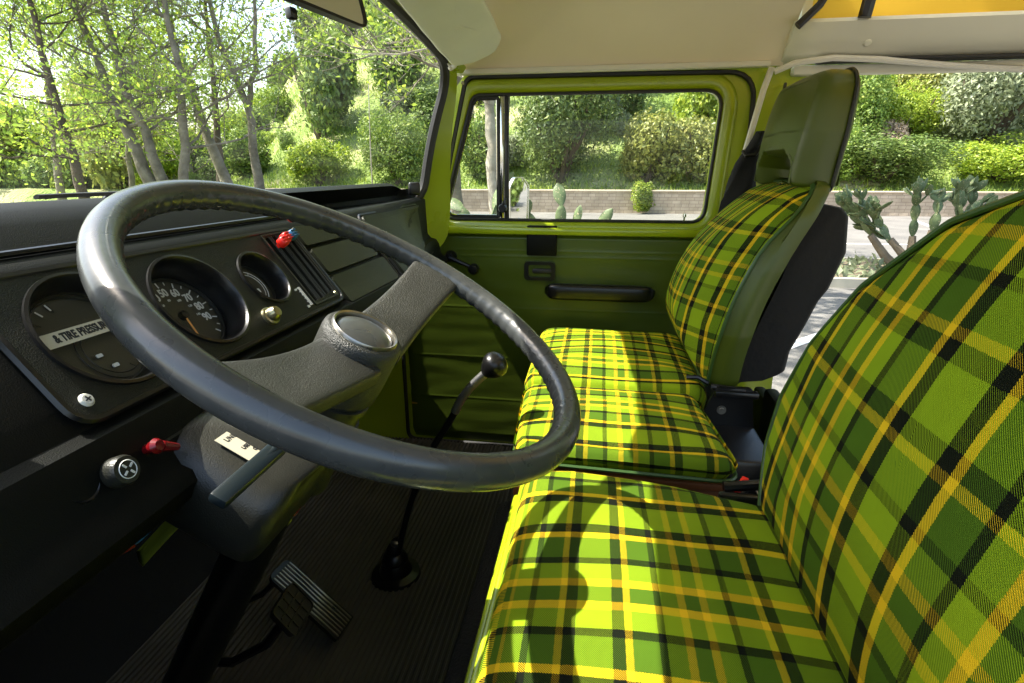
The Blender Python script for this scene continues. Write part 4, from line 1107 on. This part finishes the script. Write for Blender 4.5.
# ---------------------------------------------------------------- steering column and wheel
TH = 29.5
WC = V((-.193, .446, 1.332))
wheel = thing('steering_wheel', 'large worn black two spoke steering wheel with a thin moulded rim', 'steering wheel', WC, (0, radians(TH), 0))
bm = bmesh.new(); NS = 240; nn = 18; R = []
for i in range(NS):
    a = 2 * pi * i / NS; c = V((cos(a), sin(a), 0)); ring = []
    for j in range(nn):
        b = 2 * pi * j / nn; r = .0120
        # finger grips on the inner underside
        if sin(b) < .35 and cos(b) < .25: r += .0009 * sin(a * 84)
        ring.append(bm.verts.new(c * (.2 + r * cos(b)) + V((0, 0, r * 1.12 * sin(b)))))
    R.append(ring)
for i in range(NS):
    A_, B_ = R[i], R[(i + 1) % NS]
    for j in range(nn): bm.faces.new((A_[j], A_[(j + 1) % nn], B_[(j + 1) % nn], B_[j]))
obj('rim', bm, M['wheel'], wheel, ang=70)
for s in (1, -1):
    bm = bmesh.new(); R = []
    for i in range(15):
        t = i / 14; y = s * (.024 + .170 * t); z = -.045 + .042 * t ** 1.5; wd = .031 - .003 * sin(pi * t); th = .0095 - .002 * t
        x0 = .004 * (1 - t)
        R.append([bm.verts.new((x0 + wd * (abs(cos(b)) ** .22) * (1 if cos(b) > 0 else -1), y, z + th * (abs(sin(b)) ** .4) * (1 if sin(b) > 0 else -1))) for b in [2 * pi * (j + .5) / 20 for j in range(20)]])
    for a, b in zip(R, R[1:]):
        for j in range(20): bm.faces.new((a[j], a[(j + 1) % 20], b[(j + 1) % 20], b[j]))
    bm.faces.new(R[0]); bm.faces.new(R[-1]); obj('spoke', bm, M['spoke'], wheel, ang=55)
bm = bmesh.new(); lathe(bm, [(.0290, -.024), (.0335, -.0235), (.0365, -.027), (.0375, -.032), (.0375, -.070), (.0365, -.086), (.034, -.090), (.030, -.094)], 48)
hb = obj('hub', bm, M['spoke'], wheel, ang=60)
bm = bmesh.new(); lathe(bm, [(.0275, -.026), (.0283, -.0215), (.0300, -.0205), (.0312, -.0225), (.0312, -.028)], 48); obj('hub_ring', bm, M['steel'], wheel)
bm = bmesh.new(); lathe(bm, [(0, -.0195), (.012, -.0200), (.022, -.0222), (.0265, -.0250), (.0275, -.029)], 48); obj('horn_button', bm, M['wheel'], wheel)
colm = thing('steering_column', 'grey plastic steering column cover under the wheel with a switch stalk and paper label', 'steering column', WC, (0, radians(TH), 0))
bm = bmesh.new(); lathe(bm, [(.030, -.092), (.0345, -.094), (.0345, -.101), (.031, -.103), (.031, -.17), (.034, -.20)], 40); obj('column_tube', bm, M['shroud'], colm)
# shroud: lofted rounded box, wider towards the dashboard
bm = bmesh.new(); R = []
def rrect(cx, cy, hx, hy, r, z):
    return [(cx + p[0], cy + p[1], z) for p in rpoly([(-hx, -hy), (hx, -hy), (hx, hy), (-hx, hy)], r, 6)]
secs = [(.0, .0, .031, .032, .028, -.128), (-.004, -.002, .036, .038, .030, -.136), (-.038, -.018, .062, .066, .034, -.147), (-.050, -.020, .076, .078, .034, -.156), (-.054, -.022, .082, .084, .032, -.170), (-.056, -.022, .084, .087, .030, -.195), (-.058, -.022, .083, .086, .030, -.216), (-.060, -.022, .077, .080, .028, -.224)]
for s_ in secs: R.append([bm.verts.new(p) for p in rrect(s_[0], s_[1], s_[2], s_[3], s_[4] * .6, s_[5])])
for a, b in zip(R, R[1:]):
    for j in range(len(a)): bm.faces.new((a[j], a[(j + 1) % len(a)], b[(j + 1) % len(a)], b[j]))
bm.faces.new(R[0]); bm.faces.new(R[-1]); shr = obj('shroud', bm, M['shroud'], colm, ang=50)
bm = bmesh.new(); lathe(bm, [(0, 0), (.0055, .0002), (.0062, .0012), (.0068, 0)], 16, TR(.0265, -.045, -.198) @ RY(90)); obj('shroud_screw', bm, M['darkred'], shr)
# the part of the column going down to the floor
bm = bmesh.new(); tube(bm, [(-.01, 0, -.20), (-.01, 0, -.80)], .026, 16); box(bm, (-.04, .10, -.50), (.05, .02, .36), .006); obj('column_shaft', bm, M['black'], colm)
# stalks
bm = bmesh.new(); pts = [(.0, .0, -.108), (.0, -.03, -.110), (-.004, -.07, -.118), (-.006, -.10, -.124)]
tube(bm, pts, [.0045, .004, .004, .005], 10, up=(0, 0, 1), flat=.7); obj('indicator_stalk', bm, M['stalk'], colm)
bm = bmesh.new(); q = frame((-.006, -.108, -.126), (-.03, -1, -.12), (1, 0, 0)); box(bm, (0, 0, 0), (.075, .015, .010), .003, 2, mtx=q); sk = obj('stalk_grip', bm, M['stalk'], colm)
bm = bmesh.new()
for k in range(3): box(bm, (-.006 + .014 * k, 0, .0052 * -1), (.007, .006, .0005), .001, 1, mtx=q)
obj('stalk_symbol', bm, M['steel'], sk, smooth=False)
# paper label on the column cover
LF = frame((0, 0, 0), (0, 1, 0), (-1, 0, 0)); LM = TR(-.037, -.052, -.1455) @ frame((0, 0, 0), (0, 1, .0), (-1, 0, 0))
bm = bmesh.new(); box(bm, (0, 0, .003), (.058, .034, .0006), .0001, 1, mtx=LM); lb = obj('paper_label', bm, M['sticker'], colm, smooth=False)
LM2 = LM @ TR(0, 0, .0036)
join_text([('UNLEADED FUEL', .0062, LM2 @ TR(0, .0105, 0), .00005), ('ONLY', .0052, LM2 @ TR(0, .0025, 0), 0), ('USE UNLEADED', .0048, LM2 @ TR(-.004, -.0045, 0), .0001), ('GASOLINE', .0048, LM2 @ TR(-.004, -.0115, 0), .0001)], 'label_print', M['ink'], lb)

# ---------------------------------------------------------------- gear lever
gear = thing('gear_lever', 'cranked gear lever with a round black knob and chrome upper rod, rising from the floor', 'gear lever', (-.407, .935, FLOOR))
GP = [V((-.407, .935, .60)), V((-.395, .932, .66)), V((-.355, .925, .80)), V((-.300, .915, .93)), V((-.268, .908, .985)), V((-.250, .905, 1.018)), V((-.238, .903, 1.042)), V((-.222, .901, 1.066)), V((-.206, .901, 1.084)), V((-.186, .900, 1.104))]
GP = [p - V(gear.location) for p in GP]
def smoothp(P, n=5):
    out = []
    for i in range(len(P) - 1):
        p0, p1, p2, p3 = P[max(0, i - 1)], P[i], P[i + 1], P[min(len(P) - 1, i + 2)]
        for k in range(n):
            t = k / n; out.append(.5 * ((2 * p1) + (p2 - p0) * t + (2 * p0 - 5 * p1 + 4 * p2 - p3) * t * t + (3 * p1 - p0 - 3 * p2 + p3) * t ** 3))
    return out + [P[-1]]
bm = bmesh.new(); tube(bm, smoothp(GP[:6]), .0068, 10); obj('lower_rod', bm, M['black'], gear)
bm = bmesh.new(); tube(bm, smoothp(GP[5:]), .0082, 14); obj('upper_rod', bm, mat('satin_chrome', (.92, .92, .9), .3, 1), gear)
bm = bmesh.new(); d = (GP[-1] - GP[-2]).normalized(); KM = frame(GP[-1], d.orthogonal(), d.cross(d.orthogonal()))
lathe(bm, [(.008, -.006), (.012, -.003), (.020, .008), (.0245, .018), (.0245, .026), (.0205, .034), (.012, .040), (0, .042)], 32, KM); obj('knob', bm, M['black'], gear)
bm = bmesh.new(); lathe(bm, [(.055, .002), (.052, .008), (.036, .014), (.030, .030), (.026, .036), (.029, .042), (.024, .055), (.018, .060), (.019, .066), (.012, .078), (.008, .085)], 28, TR(.002, 0, 0)); obj('boot', bm, M['black'], gear)
bm = bmesh.new(); lathe(bm, [(.0085, .08), (.012, .082), (.012, .09), (.0085, .093)], 20, TR(.008, -.001, 0)); obj('boot_clip', bm, M['steel'], gear)

# ---------------------------------------------------------------- pedals
acc = thing('accelerator_pedal', 'long ribbed metal faced accelerator pedal hinged at the floor', 'pedal', (-.434, .752, .625))
b0, t0 = V((-.4345, .7525, .628)) - V(acc.location), V((-.558, .767, .73)) - V(acc.location); ax = (t0 - b0).normalized(); Ln = (t0 - b0).length
QF = frame(b0, V((0, 1, 0)) - ax * ax.y, ax)
bm = bmesh.new(); prism(rpoly([(-.030, 0), (.030, 0), (.028, Ln + .012), (-.028, Ln + .012)], [.003, .003, .016, .016]), [], -.008, 0, QF, bm); obj('pedal_plate', bm, M['black'], acc)
bm = bmesh.new()
for k in range(7): box(bm, (-.0235 + .0078 * k, Ln / 2 + .003, .001), (.0042, Ln, .003), .0012, 1, mtx=QF)
o = obj('pedal_ribs', bm, M['steel'], acc)
bm = bmesh.new(); tube(bm, [t0 + V((-.005, 0, -.01)), t0 + V((-.05, 0, -.06)), t0 + V((-.1, 0, -.09))], .006, 8); obj('pedal_arm', bm, M['black'], acc)
brk = thing('brake_pedal', 'small square brake pedal with a rubber grid pad, left of the accelerator', 'pedal', (-.455, .637, .78))
QF = frame((0, 0, 0), (0, .93, .1), (-.62, .0, .78))
bm = bmesh.new(); prism(rpoly([(-.030, -.027), (.030, -.027), (.030, .027), (-.030, .027)], .009), [], -.010, 0, QF, bm); obj('pedal_pad', bm, M['rubber'], brk)
bm = bmesh.new(); prism(rpoly([(-.031, -.028), (.031, -.028), (.031, .028), (-.031, .028)], .009), [rpoly([(-.0295, -.0265), (.0295, -.0265), (.0295, .0265), (-.0295, .0265)], .008)], -.002, .003, QF, bm); obj('pad_rim', bm, M['shroud'], brk)
bm = bmesh.new()
for k in range(3): box(bm, (-.014 + .014 * k, 0, .001), (.0028, .048, .003), mtx=QF)
for k in range(2): box(bm, (0, -.008 + .016 * k, .001), (.052, .0028, .003), mtx=QF)
obj('pad_grid', bm, M['shroud'], brk, smooth=False)
bm = bmesh.new(); tube(bm, [V((-.006, 0, -.006)), V((-.05, -.01, -.07)), V((-.12, -.01, -.12)), V((-.2, -.01, -.13))], .008, 8); obj('pedal_arm', bm, M['black'], brk)

# ---------------------------------------------------------------- seats
def uvset(bm, fn):
    l = bm.loops.layers.uv.new('UVMap')
    for f in bm.faces:
        for lp in f.loops: lp[l].uv = fn(lp.vert)
def loft(outline, prof, mtx, center=None, crown=None, flip=False):
    """prof: list of (scale-ish inset distance, height, side extension for the cloth UVs) from the rim of the top down; the top is filled with shrinking rings"""
    cx = sum(p[0] for p in outline) / len(outline) if center is None else center[0]; cy = sum(p[1] for p in outline) / len(outline) if center is None else center[1]
    bm = bmesh.new(); uv = {}; R = []; n = len(outline)
    def ring(pts, h, ext=None):
        r = []
        for p, e in zip(pts, ext or pts):
            v = bm.verts.new(mtx @ V((p[0], p[1], h(p) if callable(h) else h))); uv[v] = e; r.append(v)
        R.append(r)
    inset0, h0, _ = prof[0]
    base = grow2(outline, -inset0)
    c = bm.verts.new(mtx @ V((cx, cy, h0 + (crown(0) if crown else 0)))); uv[c] = (cx, cy)
    for k in range(1, 15):
        f = k / 14; pts = [(cx + (p[0] - cx) * f, cy + (p[1] - cy) * f) for p in base]
        ring(pts, h0 + (crown(f) if crown else 0))
    for ins, h, ext in prof[1:]: ring(grow2(outline, -ins), h, grow2(outline, ext))
    for j in range(n): bm.faces.new((c, R[0][j], R[0][(j + 1) % n]))
    for a, b in zip(R, R[1:]):
        for j in range(n): bm.faces.new((a[j], b[j], b[(j + 1) % n], a[(j + 1) % n]))
    l = bm.loops.layers.uv.new('UVMap')
    for f in bm.faces:
        for lp in f.loops: lp[l].uv = uv[lp.vert]
    return bm, R
def densify(pts, d=.02):
    o = []
    for i, a in enumerate(pts):
        b = pts[(i + 1) % len(pts)]; L_ = sqrt((a[0] - b[0]) ** 2 + (a[1] - b[1]) ** 2); k = max(1, int(L_ / d))
        for j in range(k): o.append((a[0] + (b[0] - a[0]) * j / k, a[1] + (b[1] - a[1]) * j / k))
    return o
def wrinkle(o, amp=.002, sc=9, seed=0):
    for v in o.data.vertices:
        nn_ = noise.noise(V(v.co) * sc + V((seed, 0, 0))); v.co += v.normal * nn_ * amp
def cushion(parent, outline, ztop, thick, loc, m, crown=.02, pipe=True, side=None):
    o2 = densify(outline); mt = Matrix.Translation(-V(loc))
    prof = [(.020, ztop - .006, 0), (.012, ztop - .009, .000), (.005, ztop - .016, .006), (.0, ztop - .028, .018), (-.002, ztop - thick * .5, thick * .5), (.002, ztop - thick + .012, thick - .01), (.010, ztop - thick, thick)]
    bm, R = loft(o2, prof, mt, crown=lambda f: crown * (1 - f * f) ** .8)
    c = obj('cushion', bm, m, parent, ang=80); wrinkle(c, .003, 8)
    if pipe:
        bm = bmesh.new(); tube(bm, [mt @ V((p[0], p[1], ztop - thick + .006)) for p in grow2(o2, .001)], .0035, 6, closed=True); obj('piping', bm, M['piping'], parent)
    return c
def backrest(parent, outline, mtx, m, T=.08, crown=.03, bend=0, loc=(0, 0, 0), cname='backrest_cover', wrap=0):
    o2 = densify(outline)
    wr = lambda q_: wrap * sstep(.27, .40, q_[1])
    prof = [(.016, T / 2 - .003, 0), (.006, lambda q_: T / 2 - .007 - .35 * wr(q_), .004), (.000, lambda q_: T / 2 - .013 - wr(q_), .010 + .6 * wrap)]
    bm, R = loft(o2, prof, mtx, crown=lambda f: crown * (1 - f ** 2.2)); bendback(bm, loc, bend)
    c = obj(cname, bm, m, parent, ang=80); wrinkle(c, .003, 7, 5)
    bm = bmesh.new(); A_ = grow2(o2, -.001); RR = []
    for ins, h in ((.000, T / 2 - .013), (-.006, T / 2 - .03), (-.010, 0), (-.008, -T / 2 + .02), (.0, -T / 2 + .004), (.02, -T / 2)):
        RR.append([bm.verts.new(mtx @ V((p[0], p[1], max(-T / 2 + .0005 * len(RR), h - (wr(p) if h > 0 else 0)) if len(RR) < 2 else h))) for p in grow2(o2, -ins)])
    n = len(o2)
    for a, b in zip(RR, RR[1:]):
        for j in range(n): bm.faces.new((a[j], a[(j + 1) % n], b[(j + 1) % n], b[j]))
    bm.faces.new(RR[-1]); bendback(bm, loc, bend); s_ = obj('backrest_shell', bm, M['vinyl'], parent, ang=50)
    bm = bmesh.new(); tube(bm, [mtx @ V((p[0], p[1], T / 2 - .010 - wr(p))) for p in grow2(o2, .002)], .0038, 8, closed=True); bendback(bm, loc, bend); obj('backrest_piping', bm, M['piping'], parent)
    return c
# driver's seat
ds = thing('driver_seat', "driver's seat in green and yellow plaid cloth, nearest and largest, behind the steering wheel", 'seat', (.08, .42, .93))
dl = V(ds.location)
co_ = rpoly([(-.088, .13), (.300, .13), (.300, .668), (.13, .712), (-.02, .735), (-.092, .722)], [.06, .06, .06, .05, .05, .04], 5)
cushion(ds, co_, 1.030, .085, dl, M['plaid_cushion'], crown=.014)
def bendback(bm, loc, k, z0=1.03):
    for q_ in bm.verts:
        h_ = max(0, q_.co.z + loc[2] - z0); q_.co.x += k * h_ * h_
def backframe(o, lean, loc): # local x to the driver's right (-y), y up the back, z forward
    c, s = cos(radians(lean)), sin(radians(lean)); return Matrix.Translation(-V(loc)) @ frame(o, (0, -1, 0), (s, 0, c))
# outline in (a, b): a = .42 - y
bo_ = rpoly([(-.255, -.03), (.255, -.03), (.315, .05), (.318, .13), (.285, .24), (.20, .36), (.06, .415), (-.06, .415), (-.165, .372), (-.252, .290), (-.300, .205), (-.318, .12), (-.305, .05)], .04, 4)
backrest(ds, bo_, backframe((.275, .42, 1.03), 9, dl), M['plaid_back'], .09, .026, .25, dl)
bm = bmesh.new(); box(bm, (.24, .715, .985), (.10, .014, .05), .005); tube(bm, [(.2, .73, 1.01), (.28, .735, 1.02), (.33, .73, 1.0)], .008, 8); bmesh.ops.translate(bm, vec=-dl, verts=bm.verts); obj('recliner_bracket', bm, M['black'], ds)
# middle cushion on a wooden box
ms = thing('middle_seat_cushion', 'low plaid middle cushion sitting on a brown wooden box between the two seats', 'seat cushion', (.05, .93, .93))
ml = V(ms.location)
cushion(ms, rpoly([(-.122, .800), (.240, .785), (.215, 1.075), (-.140, 1.082)], .035, 6), 1.026, .046, ml, M['plaid_small'], crown=.012)
wb = thing('wooden_box', 'brown wooden box under the middle cushion', 'box', (.05, .93, .80))
bm = nbox((.050, .935, .875), (.345, .275, .17), .004); bmesh.ops.translate(bm, vec=-V(wb.location), verts=bm.verts); obj('box_body', bm, M['wood'], wb)
bm = nbox((.050, .935, .968), (.355, .285, .014), .003); bmesh.ops.translate(bm, vec=-V(wb.location), verts=bm.verts); obj('box_rim', bm, M['wood'], wb)
# passenger seat
ps = thing('passenger_seat', 'passenger bucket seat in plaid cloth with a dark green vinyl headrest, beside the far door', 'seat', (.08, 1.30, .93))
pl_ = V(ps.location)
cushion(ps, rpoly([(-.145, 1.095), (.245, 1.09), (.245, 1.50), (-.150, 1.515)], [.03, .03, .05, .06], 6), 1.030, .075, pl_, M['plaid_small'], crown=.018)
pm = backframe((.268, 1.30, 1.02), 0, pl_)
po_ = rpoly([(-.195, 0), (.205, 0), (.222, .12), (.220, .25), (.208, .35), (.165, .408), (-.12, .408), (-.165, .38), (-.212, .25), (-.22, .12)], [.035, .035, .05, .06, .07, .07, .05, .05, .05, .05], 6)
backrest(ps, po_, pm, M['plaid_upright'], .075, .078, .85, pl_, wrap=.028)
# headrest with its opening
hm = backframe((.406, 1.285, 1.422), 3.5, pl_)
def hcrown(x_, y_): return .014 * (1 - min(1, abs(x_) / .15) ** 2) - .85 * max(0, y_ - .05) ** 2
ho = [(-.132, .0), (-.116, .0), (-.108, .038), (-.070, .062), (.070, .062), (.108, .038), (.116, .0), (.132, .0), (.144, .10), (.142, .207), (-.142, .207), (-.144, .10)]
ho = densify(rpoly(ho, [.012, .004, .01, .02, .02, .01, .004, .012, .05, .075, .075, .05], 8), .015)
bm = prism(ho, [], -.045, .045, hm)
bm.faces.ensure_lookup_table()
bm.free(); bm = bmesh.new(); RR = []
for ins, h in ((.014, .040), (.007, .038), (.0, .030), (-.004, .005), (-.004, -.028), (.004, -.040), (.014, -.044)):
    RR.append([bm.verts.new(hm @ V((p[0] * 1.0, p[1], h + (hcrown(p[0], p[1]) if h > .02 else 0)))) for p in grow2(ho, -ins)])
n = len(ho)
for a, b in zip(RR, RR[1:]):
    for j in range(n): bm.faces.new((a[j], a[(j + 1) % n], b[(j + 1) % n], b[j]))
for r, s in ((RR[0], 1), (RR[-1], -1)):
    loc2 = [hm.inverted() @ v.co for v in r]
    for t in tessellate_polygon([[V((p.x, p.y, 0)) for p in loc2]]):
        try: bm.faces.new([r[i] for i in t])
        except ValueError: pass
cap = [f for f in bm.faces if all(v_ in set(RR[0]) for v_ in f.verts)]
for _ in range(3):
    es = list({e for f in cap for e in f.edges if not (e.verts[0] in RR[0] and e.verts[1] in RR[0] and len(set(e.link_faces) & set(cap)) < 2)})
    r_ = bmesh.ops.subdivide_edges(bm, edges=es, cuts=1, use_grid_fill=True)
    inner = {g_ for g_ in r_['geom_inner'] if isinstance(g_, bmesh.types.BMVert)}
    for v_ in inner:
        l_ = hm.inverted() @ v_.co; l_.z = .040 + hcrown(l_.x, l_.y); v_.co = hm @ l_
    cap = list({f for v_ in inner for f in v_.link_faces} | {f for f in cap if f.is_valid})
o = obj('headrest', bm, M['vinyl'], ps, ang=45); wrinkle(o, .0015, 14)
bm = bmesh.new(); tube(bm, [hm @ V((p[0], p[1], -.030)) for p in grow2(ho, .0055)], .0035, 6, closed=True); obj('headrest_piping', bm, M['blackpiping'], ps)
bm = bmesh.new(); tube(bm, [hm @ V((-.085, -.006, .01)), hm @ V((0, .006, .018)), hm @ V((.085, -.006, .01))], .004, 6); obj('headrest_bar', bm, M['chrome'], ps)
# black cloth cover behind the backrest
bm = bmesh.new(); cv = [(.30, 1.00), (.325, 1.022), (.372, 1.028), (.405, 1.045), (.412, 1.09), (.432, 1.15), (.440, 1.20), (.452, 1.225), (.464, 1.30), (.459, 1.368), (.445, 1.385), (.39, 1.395), (.365, 1.25)]
cvr = rpoly(cv, .012, 3); yy = [1.135, 1.15, 1.2, 1.3, 1.4, 1.48, 1.495]
RR = [[bm.verts.new((p[0] + .018 * sstep(1.1, 1.3, p[1]) + .005 * noise.noise(V((p[0] * 20, y * 9, p[1] * 20))) - (.012 if k in (0, 6) else 0), y, p[1] - .03 * sstep(1.2, 1.5, y))) for p in cvr] for k, y in enumerate(yy)]
for a, b in zip(RR, RR[1:]):
    for j in range(len(cvr)): bm.faces.new((a[j], a[(j + 1) % len(cvr)], b[(j + 1) % len(cvr)], b[j]))
bm.faces.new(RR[0]); bm.faces.new(RR[-1][::-1]); bmesh.ops.translate(bm, vec=-pl_, verts=bm.verts); obj('back_pocket', bm, M['matte'], ps, ang=60)
# hinge at the foot of the backrest
bm = bmesh.new(); HFm = frame((0, 1.072, 0), (1, 0, 0), (0, 0, 1))
prism(rpoly([(.232, .86), (.35, .86), (.33, .985), (.325, 1.035), (.255, 1.035), (.235, .98)], .012), [], -.004, .004, HFm, bm); box(bm, (.292, 1.066, 1.022), (.085, .02, .014), .004); bmesh.ops.translate(bm, vec=-pl_, verts=bm.verts); hg = obj('backrest_hinge', bm, M['black'], ps)
bm = bmesh.new(); lathe(bm, [(0, .006), (.005, .006), (.0055, .003), (.009, .003), (.0095, 0)], 20, Matrix.Translation(-pl_) @ HFm @ TR(.268, .985, .004)); obj('hinge_bolt', bm, M['steel'], hg)
bm = bmesh.new(); tube(bm, [V((.20, 1.10, 1.04)) - pl_, V((.22, 1.09, 1.045)) - pl_, V((.24, 1.085, 1.035)) - pl_], .005, 8); obj('backrest_release', bm, M['black'], ps)
bm = bmesh.new(); tube(bm, [V((.245, 1.08, 1.03)) - pl_, V((.27, 1.075, 1.03)) - pl_, V((.31, 1.07, 1.028)) - pl_], .006, 8); obj('hinge_tube', bm, M['rubber'], ps)

# ---------------------------------------------------------------- belts, buckle
sb = thing('seat_belt', 'folded black seat belt hanging on the pillar behind the passenger door', 'seat belt', (.37, 1.49, 1.38))
bm = bmesh.new(); g = []
for i in range(15):
    t = i / 14; z = 1.545 - .26 * t; hw_ = .010 + .030 * min(1, t * 1.6); cx = .385 - .022 * t - .02 * sstep(0, .3, t)
    g.append([bm.verts.new((cx + hw_ * cos(a) * (1 + .12 * sin(a * 5 + i)), 1.492 + .016 * sin(a) * (1 + .3 * sin(a * 3 + i * .7)), z)) for a in [2 * pi * j / 24 for j in range(24)]])
for a, b in zip(g, g[1:]):
    for j in range(24): bm.faces.new((a[j], a[(j + 1) % 24], b[(j + 1) % 24], b[j]))
bm.faces.new(g[0]); bm.faces.new(g[-1]); bmesh.ops.translate(bm, vec=-V(sb.location), verts=bm.verts); obj('webbing', bm, M['matte'], sb, ang=70)
bm = bmesh.new(); tube(bm, [V((.345, 1.478, 1.50)), V((.352, 1.472, 1.488)), V((.372, 1.470, 1.490)), V((.385, 1.474, 1.51))], .005, 8); bmesh.ops.translate(bm, vec=-V(sb.location), verts=bm.verts); obj('belt_guide', bm, M['black'], sb)
bk = thing('belt_buckle', 'seat belt buckle with a red button on a thin wire stalk between the seats', 'buckle', (.228, .752, .985))
bm = bmesh.new(); box(bm, (0, 0, 0), (.016, .058, .018), .004, 2, mtx=RZ(-38) @ RX(18)); obj('buckle_body', bm, M['black'], bk)
bm = bmesh.new(); box(bm, (0, .010, .012), (.011, .034, .006), .002, 2, mtx=RZ(-38) @ RX(18)); obj('buckle_button', bm, M['red'], bk)
bm = bmesh.new(); tube(bm, [V((.012, .02, .006)), V((.025, .02, .012)), V((.04, -.02, -.02)), V((.055, -.05, -.05))], .0014, 6); obj('buckle_wire', bm, M['steel'], bk)

# ---------------------------------------------------------------- mirror, visor, wipers, sensor, antenna, outside mirror
mr_ = thing('rear_view_mirror', 'rounded rear view mirror with a black rim hanging from the top of the windshield', 'mirror', (-.385, .735, 1.684))
mm = frame((0, 0, 0), (.36, .93, -.06), (-.10, .05, 1))
mo = rpoly([(-.11, -.032), (.11, -.034), (.098, .034), (-.098, .034)], .016, 6)
bm = prism(mo, [grow2(mo, -.004)], -.006, .006, mm); obj('mirror_rim', bm, M['black'], mr_)
bm = prism(grow2(mo, -.0035), [], -.005, .004, mm); obj('mirror_glass', bm, M['mirror'], mr_, smooth=False)
bm = bmesh.new(); tube(bm, [mm @ V((0, .01, -.008)), V((-.03, .0, .05)), V((-.03, 0, .09))], .006, 8); box(bm, (-.012, -.042, -.012), (.012, .014, .012), .003, 2, mtx=mm); obj('mirror_stem', bm, M['black'], mr_)
vs = thing('sun_visor', 'pale vinyl sun visor folded up against the headliner above the passenger side', 'sun visor', (-.39, 1.16, 1.73))
bm = bmesh.new(); ou = densify(rpoly([(-.27, -.012), (.21, -.012), (.245, .035), (.235, .095), (.16, .122), (-.27, .122)], [.02, .03, .03, .04, .05, .02], 5), .02)
vm = Matrix.Translation(-V(vs.location)) @ frame((-.350, 1.18, 1.722), (0, 1, -.105), (.95, 0, .30))
b2, R = loft(ou, [(.004, .007, 0), (.001, .004, 0), (0, 0, 0), (.001, -.004, 0), (.004, -.006, 0)], vm, crown=lambda f: .006 * (1 - f * f))
b2.faces.new(R[-1]); vo = obj('visor_pad', b2, M['visor'], vs, ang=60); wrinkle(vo, .004, 12)
bm = bmesh.new(); tube(bm, [V((-.345, 1.38, 1.702)), V((-.358, 1.40, 1.694)), V((-.372, 1.41, 1.690))], .006, 8); lathe(bm, [(0, .006), (.008, .004), (.010, 0)], 16, frame((-.372, 1.405, 1.692), (0, 1, 0), (-.5, 0, .8))); bmesh.ops.translate(bm, vec=-V(vs.location), verts=bm.verts); obj('visor_clip', bm, M['whitetrim'], vs)
def wiper(label, y0, y1, h0, h1, ya, flip=1):
    a, b = WS(y0, h0, -.022), WS(y1, h1, -.022); t = thing('wiper', label, 'wiper', a.lerp(b, .5), group=None); L0 = V(t.location)
    P = [WS(y0 + (y1 - y0) * i / 12, h0 + (h1 - h0) * i / 12, -.014) - L0 for i in range(13)]
    bm = bmesh.new(); tube(bm, P, .0024, 6, up=(1, 0, .5), flat=1.8); obj('wiper_blade', bm, M['rubber'], t)
    bm = bmesh.new(); Q = [WS(y0 + (y1 - y0) * i / 12, h0 + (h1 - h0) * i / 12 + .012, -.026) - L0 for i in range(13)]
    tube(bm, Q[1:12], .0018, 6)
    for k in (1, 4, 8, 11): tube(bm, [Q[k], P[k]], .003, 5)
    obj('blade_frame', bm, M['black'], t)
    bm = bmesh.new(); tube(bm, [Q[6], WS(ya, -.02, -.05) - L0], [.0045, .007], 8); obj('wiper_arm', bm, M['black'], t)
    return t
wiper('wiper resting low on the windshield at the far left, in front of the driver', .54, .80, .20, .185, .60)
wiper('wiper resting low on the passenger side of the windshield', 1.02, 1.40, .15, .09, 1.08)
dv_ = thing('windshield_sensor', 'small black box stuck in the lower far corner of the windshield with a thin wire', 'sensor', (-.478, 1.41, 1.408))
bm = nbox((0, 0, 0), (.030, .020, .034), .006, 3, RZ(25)); obj('sensor_body', bm, M['black'], dv_)
bm = bmesh.new(); tube(bm, [V((-.004, 0, -.015)), V((-.004, .002, -.03)), V((.004, .01, -.05))], .0012, 5); obj('sensor_wire', bm, M['black'], dv_)
an = thing('antenna', 'thin upright radio antenna outside the far corner of the windshield', 'antenna', (-.632, 1.50, 1.33))
bm = bmesh.new(); tube(bm, [V((0, 0, 0)), V((.004, 0, .18)), V((.012, 0, .345))], [.0022, .0018, .0012], 6); obj('rod', bm, M['steel'], an)
bm = bmesh.new(); lathe(bm, [(.008, -.02), (.008, .0), (.004, .02), (0, .02)], 12); obj('base', bm, M['black'], an)
em = thing('door_mirror', 'upright outside mirror with a rounded top, seen through the door window', 'mirror', (-.263, 1.83, 1.36))
mm = frame((0, 0, 0), (.60, .80, 0), (0, .0, 1))
mo = rpoly([(-.045, -.075), (.042, -.075), (.046, .045), (.018, .075), (-.020, .075), (-.045, .045)], [.01, .01, .02, .02, .02, .02], 5)
bm = prism(mo, [grow2(mo, -.004)], -.008, .006, mm); obj('mirror_rim', bm, M['chrome'], em)
bm = prism(grow2(mo, -.0035), [], -.006, .003, mm); obj('mirror_glass', bm, M['mirror'], em, smooth=False)
bm = bmesh.new(); tube(bm, [V((0, 0, -.06)), V((.02, -.06, -.09)), V((.05, -.18, -.10)), V((.05, -.24, -.10))], .005, 8); obj('mirror_arm', bm, M['chrome'], em)
